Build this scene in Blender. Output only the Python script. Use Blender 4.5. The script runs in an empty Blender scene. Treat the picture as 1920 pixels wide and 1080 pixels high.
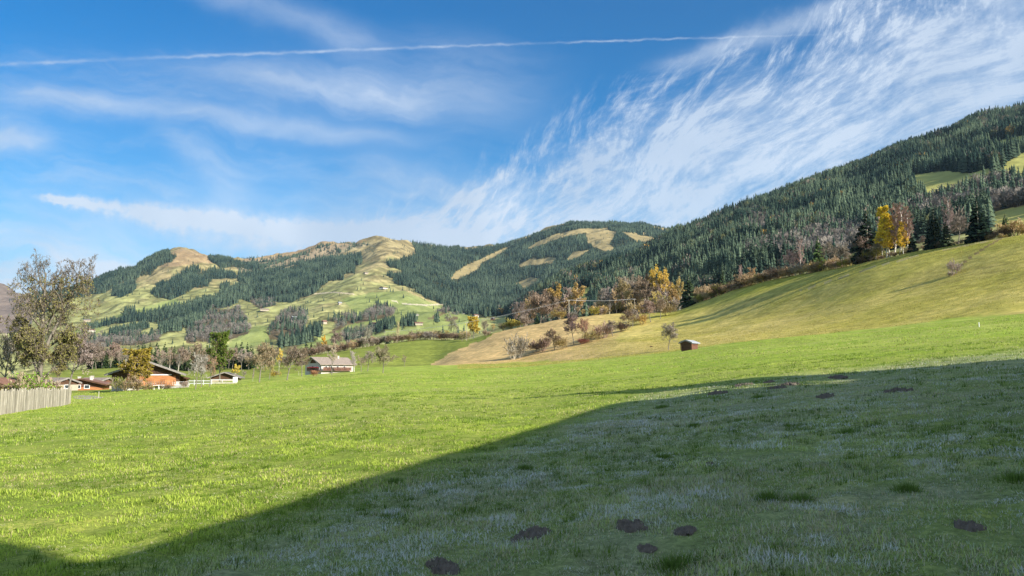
import bpy, math, random
import numpy as np
from mathutils import Vector, Matrix
rad = math.radians
C = bpy.context.scene.collection
SC = bpy.context.scene
F = 1450.0                       # focal length in photo pixels (1920 wide)
CAMZ = 1.6
PITCH = math.atan((700 - 540) / F)
SUN_AZ, SUN_EL = rad(128), rad(25)
SUNV = Vector((math.sin(SUN_AZ) * math.cos(SUN_EL), math.cos(SUN_AZ) * math.cos(SUN_EL), math.sin(SUN_EL)))

# ------------------------------------------------------------------ camera
cam = bpy.data.cameras.new('camera'); camo = bpy.data.objects.new('camera', cam); C.objects.link(camo)
camo.location = (0, 0, CAMZ); camo.rotation_euler = (math.pi / 2 + PITCH, 0, 0)
cam.sensor_width = 36; cam.lens = 36 * F / 1920; cam.clip_start = 0.1; cam.clip_end = 40000
SC.camera = camo
# ------------------------------------------------------------------ sun, exposure
sl = bpy.data.lights.new('sun', 'SUN'); sl.energy = 4.5; sl.angle = rad(0.5); sl.color = (1.0, 0.93, 0.82)
so = bpy.data.objects.new('sun', sl); C.objects.link(so); so.rotation_euler = SUNV.to_track_quat('Z', 'Y').to_euler()
SC.view_settings.view_transform = 'Standard'; SC.view_settings.look = 'None'
SC.view_settings.exposure = 1.15; SC.view_settings.gamma = 1.0
try:
    SC.cycles.volume_bounces = 0; SC.cycles.max_bounces = 6; SC.cycles.diffuse_bounces = 2
    SC.cycles.transparent_max_bounces = 6
except Exception: pass

# ------------------------------------------------------------------ node expression helper
class S:
    """wraps a float socket so node maths can be written as expressions"""
    nt = None
    def __init__(s, k): s.k = k
    @staticmethod
    def m(op, *a, clamp=False):
        n = S.nt.nodes.new('ShaderNodeMath'); n.operation = op; n.use_clamp = clamp
        for i, x in enumerate(a):
            if isinstance(x, S): S.nt.links.new(x.k, n.inputs[i])
            else: n.inputs[i].default_value = x
        return S(n.outputs[0])
    def __add__(s, o): return S.m('ADD', s, o)
    __radd__ = __add__
    def __sub__(s, o): return S.m('SUBTRACT', s, o)
    def __rsub__(s, o): return S.m('SUBTRACT', o, s)
    def __mul__(s, o): return S.m('MULTIPLY', s, o)
    __rmul__ = __mul__
    def __truediv__(s, o): return S.m('DIVIDE', s, o)
def sstep(x, a, b):
    n = S.nt.nodes.new('ShaderNodeMapRange'); n.interpolation_type = 'SMOOTHSTEP'
    S.nt.links.new(x.k, n.inputs[0]); n.inputs[1].default_value = a; n.inputs[2].default_value = b
    if a > b:
        n.inputs[1].default_value = b; n.inputs[2].default_value = a; n.inputs[3].default_value = 1; n.inputs[4].default_value = 0
    return S(n.outputs[0])
def gauss(x, w):                       # exp(-(x/w)^2)
    t = x * (1.0 / w); return S.m('EXPONENT', t * t * -1.0)
def vec(x, y, z=0.0):
    n = S.nt.nodes.new('ShaderNodeCombineXYZ')
    for i, q in enumerate((x, y, z)):
        if isinstance(q, S): S.nt.links.new(q.k, n.inputs[i])
        else: n.inputs[i].default_value = q
    return n.outputs[0]
def noise(v, scale, detail=4, rough=0.5, dist=0.0, out=0):
    n = S.nt.nodes.new('ShaderNodeTexNoise'); n.inputs['Scale'].default_value = scale
    n.inputs['Detail'].default_value = detail; n.inputs['Roughness'].default_value = rough; n.inputs['Distortion'].default_value = dist
    if v is not None: S.nt.links.new(v, n.inputs['Vector'])
    return S(n.outputs[0])
def mixc(f, a, b, mode='MIX'):
    n = S.nt.nodes.new('ShaderNodeMix'); n.data_type = 'RGBA'; n.blend_type = mode; n.clamp_factor = True
    if isinstance(f, S): S.nt.links.new(f.k, n.inputs[0])
    else: n.inputs[0].default_value = f
    for i, q in ((6, a), (7, b)):
        if isinstance(q, tuple): n.inputs[i].default_value = (*q, 1) if len(q) == 3 else q
        else: S.nt.links.new(q, n.inputs[i])
    return n.outputs[2]

# ------------------------------------------------------------------ world: Nishita sky with high cirrus
W = bpy.data.worlds.new('World'); SC.world = W; W.use_nodes = True
nt = W.node_tree; nt.nodes.clear(); S.nt = nt
sky = nt.nodes.new('ShaderNodeTexSky'); sky.sky_type = 'NISHITA'; sky.sun_disc = False
sky.sun_elevation = SUN_EL; sky.sun_rotation = SUN_AZ
sky.altitude = 800; sky.air_density = 1.0; sky.dust_density = 0.4; sky.ozone_density = 3.0
hs = nt.nodes.new('ShaderNodeHueSaturation'); hs.inputs['Saturation'].default_value = 1.32; hs.inputs['Value'].default_value = 1.0
nt.links.new(sky.outputs[0], hs.inputs['Color'])
tc = nt.nodes.new('ShaderNodeTexCoord'); mp = nt.nodes.new('ShaderNodeMapping'); mp.vector_type = 'POINT'
mp.inputs['Rotation'].default_value = (-PITCH, 0, 0)
nt.links.new(tc.outputs['Generated'], mp.inputs[0])
sx = nt.nodes.new('ShaderNodeSeparateXYZ'); nt.links.new(mp.outputs[0], sx.inputs[0])
X, Y, Z = (S(sx.outputs[i]) for i in range(3))
Yc = S.m('MAXIMUM', Y, 0.08)
# sky chart coordinates, thousandths: p to the right, q downwards
p = (X / Yc) * (F / 1000) + 0.96
q = 0.54 - (Z / Yc) * (F / 1000)
fwd = sstep(Y, 0.1, 0.35)
wob = noise(vec(p, q), 3.0, 5, 0.55) - 0.5
wob2 = noise(vec(p + 7.0, q + 3.0), 9.0, 5, 0.6) - 0.5
def rot(a, ls, ws, dp=0.0, dq=0.0):
    """coordinates stretched along direction a (degrees, up to the right)"""
    c_, s_ = math.cos(rad(a)), math.sin(rad(a))
    al = (p + dp) * c_ - (q + dq) * s_; ac = (p + dp) * s_ + (q + dq) * c_
    return al * ls, ac * ws
# A: the large feathered bank on the right
dline = (q - 0.345) * 0.905 + (p - 0.78) * 0.425 + wob * 0.20 + wob2 * 0.08      # distance below the bank's upper edge
lowf = noise(vec(p, q, 5.0), 1.6, 2, 0.5) - 0.5
a1, c1 = rot(60, 9.0, 34.0); f1 = noise(vec(a1 + lowf * 5.0 + wob * 1.0, c1 + lowf * 12.0 + wob * 2.0), 1.0, 10, 0.74, 0.1)
a2, c2 = rot(29, 4.5, 17.0); f2 = noise(vec(a2 + lowf * 3.0 + 5.0, c2 + lowf * 5.0 + wob * 0.8), 1.0, 10, 0.74, 0.1)
pf = noise(vec(p, q, 9.0), 14.0, 8, 0.75, 0.1)
a3, c3 = rot(38, 1.3, 3.6); f3 = noise(vec(a3 + wob, c3 + 2.0), 1.0, 4, 0.5)
bank = sstep(dline + (f1 - 0.5) * 0.16 + (f2 - 0.5) * 0.12, 0.0, 0.17)
edge = sstep(dline, -0.03, 0.05) * sstep(dline, 0.34, 0.08)
cA = bank * (sstep(f2, 0.34, 0.68) * 0.55 + sstep(f3, 0.3, 0.7) * 0.26 + sstep(pf, 0.35, 0.75) * 0.20 + 0.02) + edge * (sstep(f1, 0.46, 0.80) * 0.62 + sstep(f2, 0.5, 0.8) * 0.3) * (pf + 0.5)
farright = sstep(p, 1.0, 1.6)
cA = S.m('MINIMUM', cA * 1.22 + bank * farright * 0.06, 0.80)
# B: thin veils on the left
a4, c4 = rot(-7, 1.6, 9.0); f4 = noise(vec(a4 + wob * 0.8, c4 + wob * 2.0), 1.0, 9, 0.66)
zone = sstep(p, 1.15, 0.75) * sstep(q, 0.02, 0.16)
cB = zone * (sstep(f4, 0.40, 0.78) * 0.42 + 0.05)
def streak(x0, y0, x1, y1, w0, w1, amp, fade=0.08, k=1.0, feather=0.5):
    L = math.hypot(x1 - x0, y1 - y0); ux, uy = (x1 - x0) / L, (y1 - y0) / L
    t = ((p - x0) * ux + (q - y0) * uy) * (1 / L)
    d = (q - y0) * ux - (p - x0) * uy + wob * 0.10 * k + wob2 * 0.03 * k
    w = t * (w1 - w0) + w0
    g = d / S.m('MAXIMUM', w, 0.0005); g = S.m('EXPONENT', g * g * -1.0)
    tex = noise(vec(t * 6.0, d * 45.0), 1.0, 5, 0.65)
    return g * sstep(t, -fade, fade) * sstep(t, 1 + fade, 1 - fade) * amp * (tex * feather * 2 + (1 - feather))
cB = cB + streak(0.03, 0.175, 0.76, 0.258, 0.020, 0.020, 0.36, 0.2)
cB = cB + streak(0.30, 0.245, 0.47, 0.37, 0.016, 0.045, 0.22, 0.2)
cB = cB + streak(0.33, 0.125, 0.98, 0.20, 0.022, 0.05, 0.28, 0.2)
cB = cB + streak(-0.15, 0.250, 0.09, 0.262, 0.04, 0.022, 0.5, 0.2)
cB = cB + streak(0.36, -0.02, 0.70, 0.085, 0.02, 0.03, 0.26, 0.2)
cB = cB + streak(0.66, 0.30, 0.98, 0.39, 0.03, 0.05, 0.22, 0.2)
cB = cB + streak(1.255, 0.12, 1.60, 0.0, 0.016, 0.02, 0.45, 0.2)
# C: contrails
t1 = p * 1.0
def trail(x0, y0, x1, y1, bow, w0, w1, amp, rag, brk=0.95):
    L = math.hypot(x1 - x0, y1 - y0); ux, uy = (x1 - x0) / L, (y1 - y0) / L
    t = ((p - x0) * ux + (q - y0) * uy) * (1 / L)
    n1 = noise(vec(p * 9.0, q * 9.0, 3.0), 4.0, 4, 0.6) - 0.5
    d = (q - y0) * ux - (p - x0) * uy + n1 * rag - t * (1 - t) * bow
    w = t * (w1 - w0) + w0
    g = d / S.m('MAXIMUM', w, 0.0005); g = S.m('EXPONENT', g * g * -1.0)
    tx = noise(vec(p * 60.0, q * 60.0, 1.0), 1.0, 3, 0.6)
    br = noise(vec(p * 3.0, q * 3.0, 8.0), 2.0, 3, 0.6)
    return g * sstep(t, 1.04, 0.8) * sstep(t, -0.06, 0.03) * amp * (tx * 1.0 + 0.3) * (sstep(br, 0.3, 0.62) * brk + 1.2 - brk)
cC = trail(-0.35, 0.137, 1.60, 0.063, -0.02, 0.0040, 0.0014, 0.46, 0.010)
cC = cC + trail(0.095, 0.372, 0.95, 0.490, -0.01, 0.006, 0.036, 0.72, 0.035, 0.25)
cC = cC + trail(0.095, 0.375, 0.75, 0.50, -0.01, 0.006, 0.060, 0.45, 0.05)
# D: pale veil towards the skyline on the left
a5, c5 = rot(-12, 1.6, 7.0); f5 = noise(vec(a5 + 3.0, c5 + wob * 2.0), 1.0, 5, 0.55)
cD = sstep(q, 0.30, 0.52) * (sstep(f5, 0.34, 0.70) * 0.55 + 0.16) * sstep(p, 1.3, 0.7)
cD = cD + sstep(q, 0.38, 0.52) * 0.22 + sstep(q, 0.05, 0.45) * 0.08 * sstep(p, 1.0, 0.4)
back = (1.0 - fwd) * (sstep(noise(tc.outputs['Generated'], 2.5, 6, 0.6), 0.35, 0.6) * 0.45 + 0.25)    # unseen cirrus, added overhead and behind as neutral fill light for the shade
cl = S.m('MINIMUM', (cA + cB + cC + cD) * fwd + back, 0.93)
lum = noise(vec(p, q), 2.2, 3, 0.5)
ccol = mixc(sstep(lum, 0.35, 0.65), (3.2, 3.75, 4.6), (4.6, 5.0, 5.6))
tint = mixc(1.0, hs.outputs[0], (0.0, 0.70, 0.82), 'MULTIPLY')
col = mixc(cl, tint, ccol)
bg = nt.nodes.new('ShaderNodeBackground'); bg.inputs['Strength'].default_value = 0.085
nt.links.new(col, bg.inputs['Color'])
wo = nt.nodes.new('ShaderNodeOutputWorld'); nt.links.new(bg.outputs[0], wo.inputs['Surface'])

# ------------------------------------------------------------------ projection maths
CP, SP = math.cos(PITCH), math.sin(PITCH)
def pix2dir(px, py):
    u = (np.asarray(px, float) - 960) / F; v = (540 - np.asarray(py, float)) / F
    x, y, z = u, CP - v * SP, SP + v * CP
    return np.arctan2(x, y), z / np.hypot(x, y)
def dir2pix(az, te):
    x, y, z = np.sin(az), np.cos(az), te
    d = np.maximum(y * CP + z * SP, 1e-3); up = -y * SP + z * CP
    return 960 + F * x / d, 540 - F * up / d
def pchip1(xk, yk, x):
    xk = np.asarray(xk, float); yk = np.asarray(yk, float)
    h = np.diff(xk); s = np.diff(yk) / h; d = np.zeros_like(yk)
    for i in range(1, len(xk) - 1):
        if s[i - 1] * s[i] > 0:
            w1 = 2 * h[i] + h[i - 1]; w2 = h[i] + 2 * h[i - 1]
            d[i] = (w1 + w2) / (w1 / s[i - 1] + w2 / s[i])
    d[0] = 0; d[-1] = 0
    x = np.clip(x, xk[0], xk[-1]); i = np.clip(np.searchsorted(xk, x) - 1, 0, len(h) - 1)
    t = (x - xk[i]) / h[i]
    return ((1 + 2 * t) * (1 - t) ** 2 * yk[i] + t * (1 - t) ** 2 * h[i] * d[i] + t * t * (3 - 2 * t) * yk[i + 1] + t * t * (t - 1) * h[i] * d[i + 1])
def _h(ix, iy, seed):
    a = (ix.astype(np.int64) * 374761393 + iy.astype(np.int64) * 668265263 + seed * 1274126177) & 0xffffffff
    a = ((a ^ (a >> 13)) * 1274126177) & 0xffffffff
    return ((a ^ (a >> 16)) & 0xffff) / 65535.0
def vnoise(x, y, seed=0):
    ix = np.floor(x); iy = np.floor(y); fx = x - ix; fy = y - iy
    fx = fx * fx * fx * (fx * (fx * 6 - 15) + 10); fy = fy * fy * fy * (fy * (fy * 6 - 15) + 10)
    a = _h(ix, iy, seed); b = _h(ix + 1, iy, seed); c = _h(ix, iy + 1, seed); d = _h(ix + 1, iy + 1, seed)
    return (a + (b - a) * fx) * (1 - fy) + (c + (d - c) * fx) * fy - 0.5
def fbm(x, y, oct=4, seed=0, g=0.5):
    s = 0; a = 1.0
    for i in range(oct):
        s = s + a * vnoise(x * 2 ** i + i * 17.3, y * 2 ** i - i * 9.1, seed + i); a *= g
    return s

# ------------------------------------------------------------------ terrain: lines of the land (column, row, distance)
K = [
 [(-900,800,90),(-300,768,90),(0,753,90),(130,738,130),(300,721,220),(450,712,240),(570,702,280),(700,691,310),(800,688,320),(960,684,320),(1080,674,270),(1160,667,240),(1250,659,210),(1310,651,200),(1400,640,190),(1500,630,185),(1640,617,180),(1760,603,175),(1920,588,165),(2150,570,160),(2600,545,150)],
 [(-900,800,200),(-300,775,190),(0,748,160),(130,729,190),(300,722,290),(450,716,310),(570,706,350),(700,696,380),(800,690,400),(870,674,380),(930,665,370),(1010,655,360),(1080,645,350),(1160,635,335),(1250,626,325),(1310,618,320),(1400,603,300),(1500,585,276),(1640,553,252),(1760,532,238),(1920,508,222),(2150,470,212),(2600,390,200)],
 [(-900,780,400),(-300,740,400),(0,713,400),(130,693,400),(230,690,410),(300,696,420),(450,688,480),(570,668,520),(700,650,560),(800,637,560),(870,637,540),(930,624,500),(1010,608,470),(1080,597,460),(1160,589,475),(1250,586,450),(1310,568,437),(1400,537,410),(1500,514,376),(1640,487,333),(1760,466,312),(1920,440,290),(2150,400,280),(2600,320,270)],
 [(-900,790,700),(0,724,700),(130,702,650),(300,704,650),(450,696,700),(570,676,750),(700,662,850),(800,652,850),(870,652,850),(930,645,800),(1010,630,750),(1080,622,700),(1160,610,650),(1250,602,600),(1310,585,570),(1400,550,530),(1500,528,480),(1640,502,430),(1760,482,400),(1920,455,380),(2150,412,380),(2600,332,380)],
 [(-900,740,1500),(0,700,1500),(130,690,1400),(300,680,1400),(450,666,1400),(570,650,1400),(700,628,1500),(800,610,1600),(900,600,1700),(960,602,1500),(1010,602,1300),(1080,590,1100),(1160,580,950),(1250,568,850),(1310,535,800),(1400,510,720),(1500,492,680),(1640,468,650),(1760,440,650),(1920,405,650),(2150,350,620),(2600,270,600)],
 [(-900,700,2000),(0,680,2000),(130,655,2000),(300,640,2000),(450,622,2000),(570,610,2000),(700,592,2100),(800,590,2000),(900,592,2000),(950,588,1900),(1010,548,1750),(1045,524,1700),(1080,513,1700),(1160,497,1750),(1230,465,1800),(1268,442,1830),(1310,430,1850),(1400,393,1900),(1500,354,2000),(1600,323,2050),(1680,288,2100),(1760,264,2150),(1840,228,2180),(1920,206,2200),(2150,120,2200),(2600,10,2200)],
 [(-900,690,2600),(0,660,2600),(130,632,2600),(300,610,2600),(450,598,2600),(570,580,2600),(700,562,2600),(765,560,2600),(850,588,2500),(930,594,2450),(1010,572,2400),(1080,548,2400),(1160,530,2400),(1250,490,2500),(1310,470,2500),(1400,430,2550),(1500,395,2600),(1640,345,2700),(1920,245,2800),(2150,170,2800),(2600,60,2800)],
 [(-900,640,3300),(0,600,3300),(130,588,3300),(300,560,3300),(450,548,3300),(570,540,3200),(700,515,3150),(765,520,3200),(850,540,3300),(930,545,3300),(1010,520,3300),(1080,492,3300),(1160,475,3300),(1250,463,3300),(1310,455,3300),(1400,425,3300),(1640,340,3300),(1920,240,3300),(2600,55,3300)],
 [(-900,590,4000),(0,562,4200),(130,562,4000),(230,535,3900),(340,510,3900),(450,515,4000),(570,500,3950),(650,495,3800),(730,475,3650),(800,485,3850),(930,497,3950),(1010,470,3950),(1080,448,3950),(1160,442,3950),(1250,445,3950),(1310,448,3900),(1400,420,3900),(1640,335,3900),(1920,235,3900),(2600,50,3900)],
 [(-900,500,5600),(-100,520,5600),(0,540,5500),(40,560,5300),(80,562,5000),(130,551,4700),(200,521,4600),(262,502,4500),(300,482,4450),(340,471,4400),(370,478,4450),(395,486,4500),(450,491,4700),(500,486,4800),(560,473,4800),(600,460,4800),(650,459,4750),(685,457,4500),(720,452,4250),(760,458,4300),(800,466,4450),(860,470,4500),(940,467,4500),(1000,447,4600),(1040,432,4600),(1075,424,4600),(1150,426,4600),(1200,427,4650),(1240,432,4700),(1280,438,4700),(1330,444,4700),(1400,420,4700),(1640,330,4700),(1920,230,4700),(2600,45,4700)],
 [(-900,540,7000),(0,580,7000),(340,520,6200),(450,530,6200),(720,500,6000),(900,510,6200),(1075,470,6200),(1330,490,6200),(1640,370,6200),(1920,270,6200),(2600,90,6200)],
 [(-900,600,9500),(0,640,9500),(720,600,9500),(1300,590,9500),(1920,380,9500),(2600,240,9500)],
]
AZF = rad(37.0)
az_f = np.arange(-AZF, AZF + 1e-9, rad(0.07))
az_o1 = np.linspace(-math.pi, -AZF, 110)[:-1]; az_o2 = np.linspace(AZF, math.pi, 110)[1:]
AZ = np.concatenate([az_o1, az_f, az_o2]); NA = len(AZ)
RR = np.concatenate([np.geomspace(0.5, 4, 14)[:-1], np.geomspace(4, 60, 150)[:-1], np.geomspace(60, 600, 190)[:-1], np.geomspace(600, 1500, 110)[:-1], np.linspace(1500, 5800, 400)[:-1], np.linspace(5800, 9500, 20)])
NR = len(RR)
azc = np.clip(AZ, -rad(62), rad(62))
R_k, T_k = [], []
for k in K:
    a = np.array(k, float); ka, kt = pix2dir(a[:, 0], a[:, 1])
    R_k.append(np.exp(pchip1(ka, np.log(a[:, 2]), azc))); T_k.append(pchip1(ka, kt, azc))
R_k = np.array(R_k); T_k = np.array(T_k)
G = T_k[0] + CAMZ / R_k[0]                       # near plane's tilt per direction
wgt = np.clip((np.abs(AZ) - rad(50)) / rad(30), 0, 1); wgt = wgt * wgt * (3 - 2 * wgt)
gback = 0.06 * np.sin(AZ)
G = G * (1 - wgt) + gback * wgt
back_t = (gback - CAMZ / R_k)
T_k = T_k * (1 - wgt) + back_t * wgt
def pchip_cols(X, Yv, xq):
    Kn, N = X.shape; h = np.diff(X, axis=0); s = np.diff(Yv, axis=0) / h; d = np.zeros_like(Yv)
    w1 = 2 * h[1:] + h[:-1]; w2 = h[1:] + 2 * h[:-1]
    ok = s[:-1] * s[1:] > 0; sa = np.where(ok, s[:-1], 1); sb = np.where(ok, s[1:], 1)
    d[1:-1] = np.where(ok, (w1 + w2) / (w1 / sa + w2 / sb), 0); d[0] = s[0]; d[-1] = s[-1]
    out = np.zeros((len(xq), N)); xq = xq[:, None]
    for k in range(Kn - 1):
        t = (xq - X[k]) / h[k]; m = (t >= 0) & ((t <= 1) if k < Kn - 2 else (t <= 99)); t = np.clip(t, 0, 1)
        v = ((1 + 2 * t) * (1 - t) ** 2 * Yv[k] + t * (1 - t) ** 2 * h[k] * d[k] + t * t * (3 - 2 * t) * Yv[k + 1] + t * t * (t - 1) * h[k] * d[k + 1])
        out = np.where(m, v, out)
    return out
TE = pchip_cols(np.log(R_k), T_k, np.log(RR))
near = RR[:, None] < R_k[0][None, :]
TE = np.where(near, G[None, :] - CAMZ / RR[:, None], TE)
GX = RR[:, None] * np.sin(AZ)[None, :]; GY = RR[:, None] * np.cos(AZ)[None, :]
ZZ = CAMZ + TE * RR[:, None]
def ss(x, a, b):
    t = np.clip((x - a) / (b - a), 0, 1); return t * t * (3 - 2 * t)
rr = RR[:, None]
ZZ += 0.08 * fbm(GX / 1.9, GY / 1.9, 3, 3) * ss(rr, 1, 3) * (1 - ss(rr, 60, 120))
ZZ += 0.045 * fbm(GX / 0.38, GY / 0.38, 2, 4) * ss(rr, 2, 4) * (1 - ss(rr, 14, 30))
ZZ += 0.35 * fbm(GX / 14, GY / 14, 3, 5) * ss(rr, 25, 90) * (1 - ss(rr, 700, 1200))
ZZ += 1.3 * fbm(GX / 45, GY / 45, 3, 11) * ss(rr, 190, 300) * (1 - ss(rr, 900, 1500))
m = ss(rr, 700, 1600)
rn = 1 - np.abs(fbm(GX / 420, GY / 420, 5, 21, 0.52)) * 2
ZZ += m * (rn - 0.6) * 0.0075 * rr
ZZ += m * fbm(GX / 110, GY / 110, 4, 31) * (9.0 + 11.0 * (1 - ss(rr, 2200, 2800)))
ZZ += ss(rr, 2600, 4200) * np.abs(fbm(GX / 260, GY / 260, 4, 77, 0.55)) * 34
TE = (ZZ - CAMZ) / RR[:, None]
CM = np.maximum.accumulate(TE, axis=0)
CMP = np.vstack([np.full((1, NA), -9.0), CM[:-1]])
def grid(A, az, r):
    j = np.clip(np.searchsorted(AZ, az) - 1, 0, NA - 2); i = np.clip(np.searchsorted(RR, r) - 1, 0, NR - 2)
    fa = np.clip((az - AZ[j]) / (AZ[j + 1] - AZ[j]), 0, 1); fr = np.clip((r - RR[i]) / (RR[i + 1] - RR[i]), 0, 1)
    return (A[i, j] * (1 - fa) + A[i, j + 1] * fa) * (1 - fr) + (A[i + 1, j] * (1 - fa) + A[i + 1, j + 1] * fa) * fr
def zat(x, y):
    x = np.asarray(x, float); y = np.asarray(y, float)
    return grid(ZZ, np.arctan2(x, y), np.hypot(x, y))
def ground_r(px, r):
    a, _ = pix2dir(px, 600); x, y = r * math.sin(a), r * math.cos(a)
    return Vector((x, y, float(zat(x, y))))
def ground(px, py, rmin=3.0):
    """first point of the land met along that line of sight"""
    a, t = pix2dir(px, py); te = np.array([grid(TE, np.array([a]), np.array([r]))[0] for r in RR])
    i = np.where((te >= t) & (RR > rmin))[0]
    if len(i) == 0: i = [np.argmax(np.where((RR > rmin) & (RR < 700), te, -9))]
    i = i[0]; r = RR[i]
    if i > 0 and te[i] > te[i - 1] and te[i] >= t:
        f = np.clip((t - te[i - 1]) / (te[i] - te[i - 1]), 0, 1); r = RR[i - 1] + (RR[i] - RR[i - 1]) * f
    x, y = r * math.sin(a), r * math.cos(a)
    return Vector((x, y, float(zat(x, y))))
PX, PY = dir2pix(np.broadcast_to(AZ[None, :], TE.shape), TE)
back = np.abs(AZ) > rad(70); PX[:, back] = -5000

def pip(px, py, poly):
    poly = np.array(poly, float); ins = np.zeros(px.shape, bool)
    bb = (px >= poly[:, 0].min()) & (px <= poly[:, 0].max()) & (py >= poly[:, 1].min()) & (py <= poly[:, 1].max())
    x = px[bb]; y = py[bb]; r = np.zeros(x.shape, bool); n = len(poly)
    for i in range(n):
        x1, y1 = poly[i]; x2, y2 = poly[(i + 1) % n]
        if y1 == y2: continue
        c = ((y1 > y) != (y2 > y)) & (x < (x2 - x1) * (y - y1) / (y2 - y1) + x1)
        r ^= c
    ins[bb] = r
    return ins
FAR_F = [
 [(60,556),(128,541),(150,530),(185,522),(225,506),(257,503),(262,493),(290,480),(312,472),(332,481),(320,492),(300,498),(285,515),(262,518),(255,525),(225,532),(195,550),(165,556),(130,562),(60,600)],
 [(208,546),(225,538),(248,530),(257,535),(250,548),(228,557),(208,554)],
 [(280,547),(300,534),(320,530),(325,520),(350,505),(360,497),(370,502),(375,512),(395,505),(440,512),(440,523),(395,525),(390,538),(370,536),(350,550),(320,562),(290,560),(282,553)],
 [(388,487),(395,481),(440,487),(480,492),(500,500),(490,505),(445,500),(415,503),(395,495)],
 [(400,508),(420,508),(440,512),(443,523),(400,523)],
 [(443,530),(450,512),(475,510),(540,505),(560,490),(590,490),(632,483),(660,477),(679,476),(679,495),(665,497),(664,513),(645,514),(645,525),(618,527),(600,540),(585,553),(560,560),(545,569),(520,565),(500,565),(470,565),(447,560),(420,575),(400,577),(385,566),(413,550),(445,542),(460,532)],
 [(155,621),(175,610),(215,602),(245,592),(290,582),(335,574),(390,560),(415,548),(440,545),(450,565),(430,575),(400,580),(380,600),(372,615),(350,612),(340,620),(297,628),(300,612),(290,605),(262,602),(230,605),(190,614)],
 [(188,640),(205,628),(228,618),(250,612),(275,606),(285,612),(262,622),(245,630),(235,641),(225,632),(200,641)],
 [(535,590),(560,583),(576,588),(575,604),(560,612),(540,606)],
 [(515,646),(540,630),(570,622),(600,613),(609,617),(605,629),(590,640),(560,646),(530,651)],
 [(684,590),(697,577),(712,575),(712,588),(695,597)],
 [(704,612),(742,603),(742,614),(705,626)],
 [(232,585),(252,580),(254,589),(233,591)],
 [(412,537),(427,533),(428,542),(414,543)],[(434,537),(452,534),(452,541),(436,542)],
 [(755,610),(780,603),(782,610),(757,614)],[(812,605),(822,601),(823,606),(813,607)],
 # centre valley
 [(775,455),(830,462),(880,468),(940,463),(1000,443),(1070,420),(1130,420),(1200,424),(1260,432),(1300,445),(1268,445),(1230,465),(1160,497),(1090,512),(1043,522),(1010,550),(960,590),(900,594),(880,590),(850,583),(810,568),(765,543),(740,533),(725,515),(755,514),(752,508),(727,490),(750,492),(755,482),(785,478)],
]
SPARSE_F = [
 [(530,488),(585,472),(600,462),(635,460),(690,454),(700,457),(660,468),(630,480),(600,490),(560,502),(540,502),(500,497)],
 [(440,488),(530,480),(560,500),(520,512),(450,510)],
]
CLEAR = [
 [(840,526),(850,512),(875,497),(910,482),(935,470),(957,462),(930,480),(903,492),(900,503),(880,513),(858,524)],
 [(988,466),(1010,452),(1040,440),(1085,430),(1140,428),(1140,433),(1095,437),(1050,446),(1010,461),(995,467)],
 [(1097,440),(1100,436),(1140,431),(1156,434),(1150,445),(1142,457),(1150,462),(1155,468),(1130,472),(1112,460)],
 [(1163,435),(1200,439),(1245,450),(1238,458),(1220,458),(1195,452),(1180,446)],
 [(972,495),(1000,484),(1045,483),(1035,495),(1000,495),(980,499)],
 [(1058,490),(1075,472),(1108,467),(1088,480),(1070,490)],
 [(1056,507),(1090,502),(1082,511),(1060,511)],
 [(968,530),(1000,518),(1010,528),(985,540)],
]
CLEAR_R = [
 [(1704,330),(1750,322),(1832,322),(1850,318),(1862,322),(1835,336),(1800,345),(1770,357),(1738,360),(1722,347)],
 [(1870,326),(1886,304),(1920,286),(2100,262),(2100,326),(1920,330)],
 [(1848,272),(1870,263),(1920,254),(2100,240),(2060,262),(1920,268),(1880,276)],
 [(1295,528),(1320,516),(1360,513),(1392,511),(1392,530),(1300,545)],
 [(1078,545),(1110,535),(1112,540),(1095,553),(1112,560),(1080,570)],
 [(1856,398),(1920,386),(2100,375),(2100,440),(1920,445),(1860,420)],
 [(1590,478),(1625,466),(1625,480),(1590,490)],
]
DEC_R = [
 [(1700,398),(1760,366),(1800,348),(1880,330),(2060,322),(2060,385),(1860,400),(1800,425),(1700,435)],
 [(1380,470),(1450,455),(1560,430),(1620,420),(1640,480),(1500,500),(1400,510)],
 [(1395,400),(1430,395),(1440,445),(1405,450)],
]
DEC_F = [
 [(380,602),(400,577),(430,580),(450,575),(460,590),(450,600),(470,615),(465,625),(440,634),(420,642),(380,642),(350,642),(352,620)],
 [(500,625),(515,605),(520,590),(540,583),(575,588),(575,605),(567,627),(540,632),(520,642),(505,634)],
 [(610,600),(650,592),(680,593),(690,583),(705,571),(722,572),(740,585),(738,592),(705,599),(680,603),(655,607),(640,617),(615,626),(640,605)],
 [(470,560),(520,562),(515,575),(490,580),(478,572)],
 [(803,596),(820,588),(842,580),(845,584),(815,596),(805,600)],
 [(835,600),(855,592),(860,598),(838,603)],
 [(190,640),(240,625),(300,628),(300,640),(260,648),(190,650)],
 [(425,585),(445,588),(470,600),(450,606),(430,600)],
 [(640,625),(700,612),(700,628),(650,640)],
 [(130,640),(190,628),(200,655),(130,665)],
]
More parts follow.
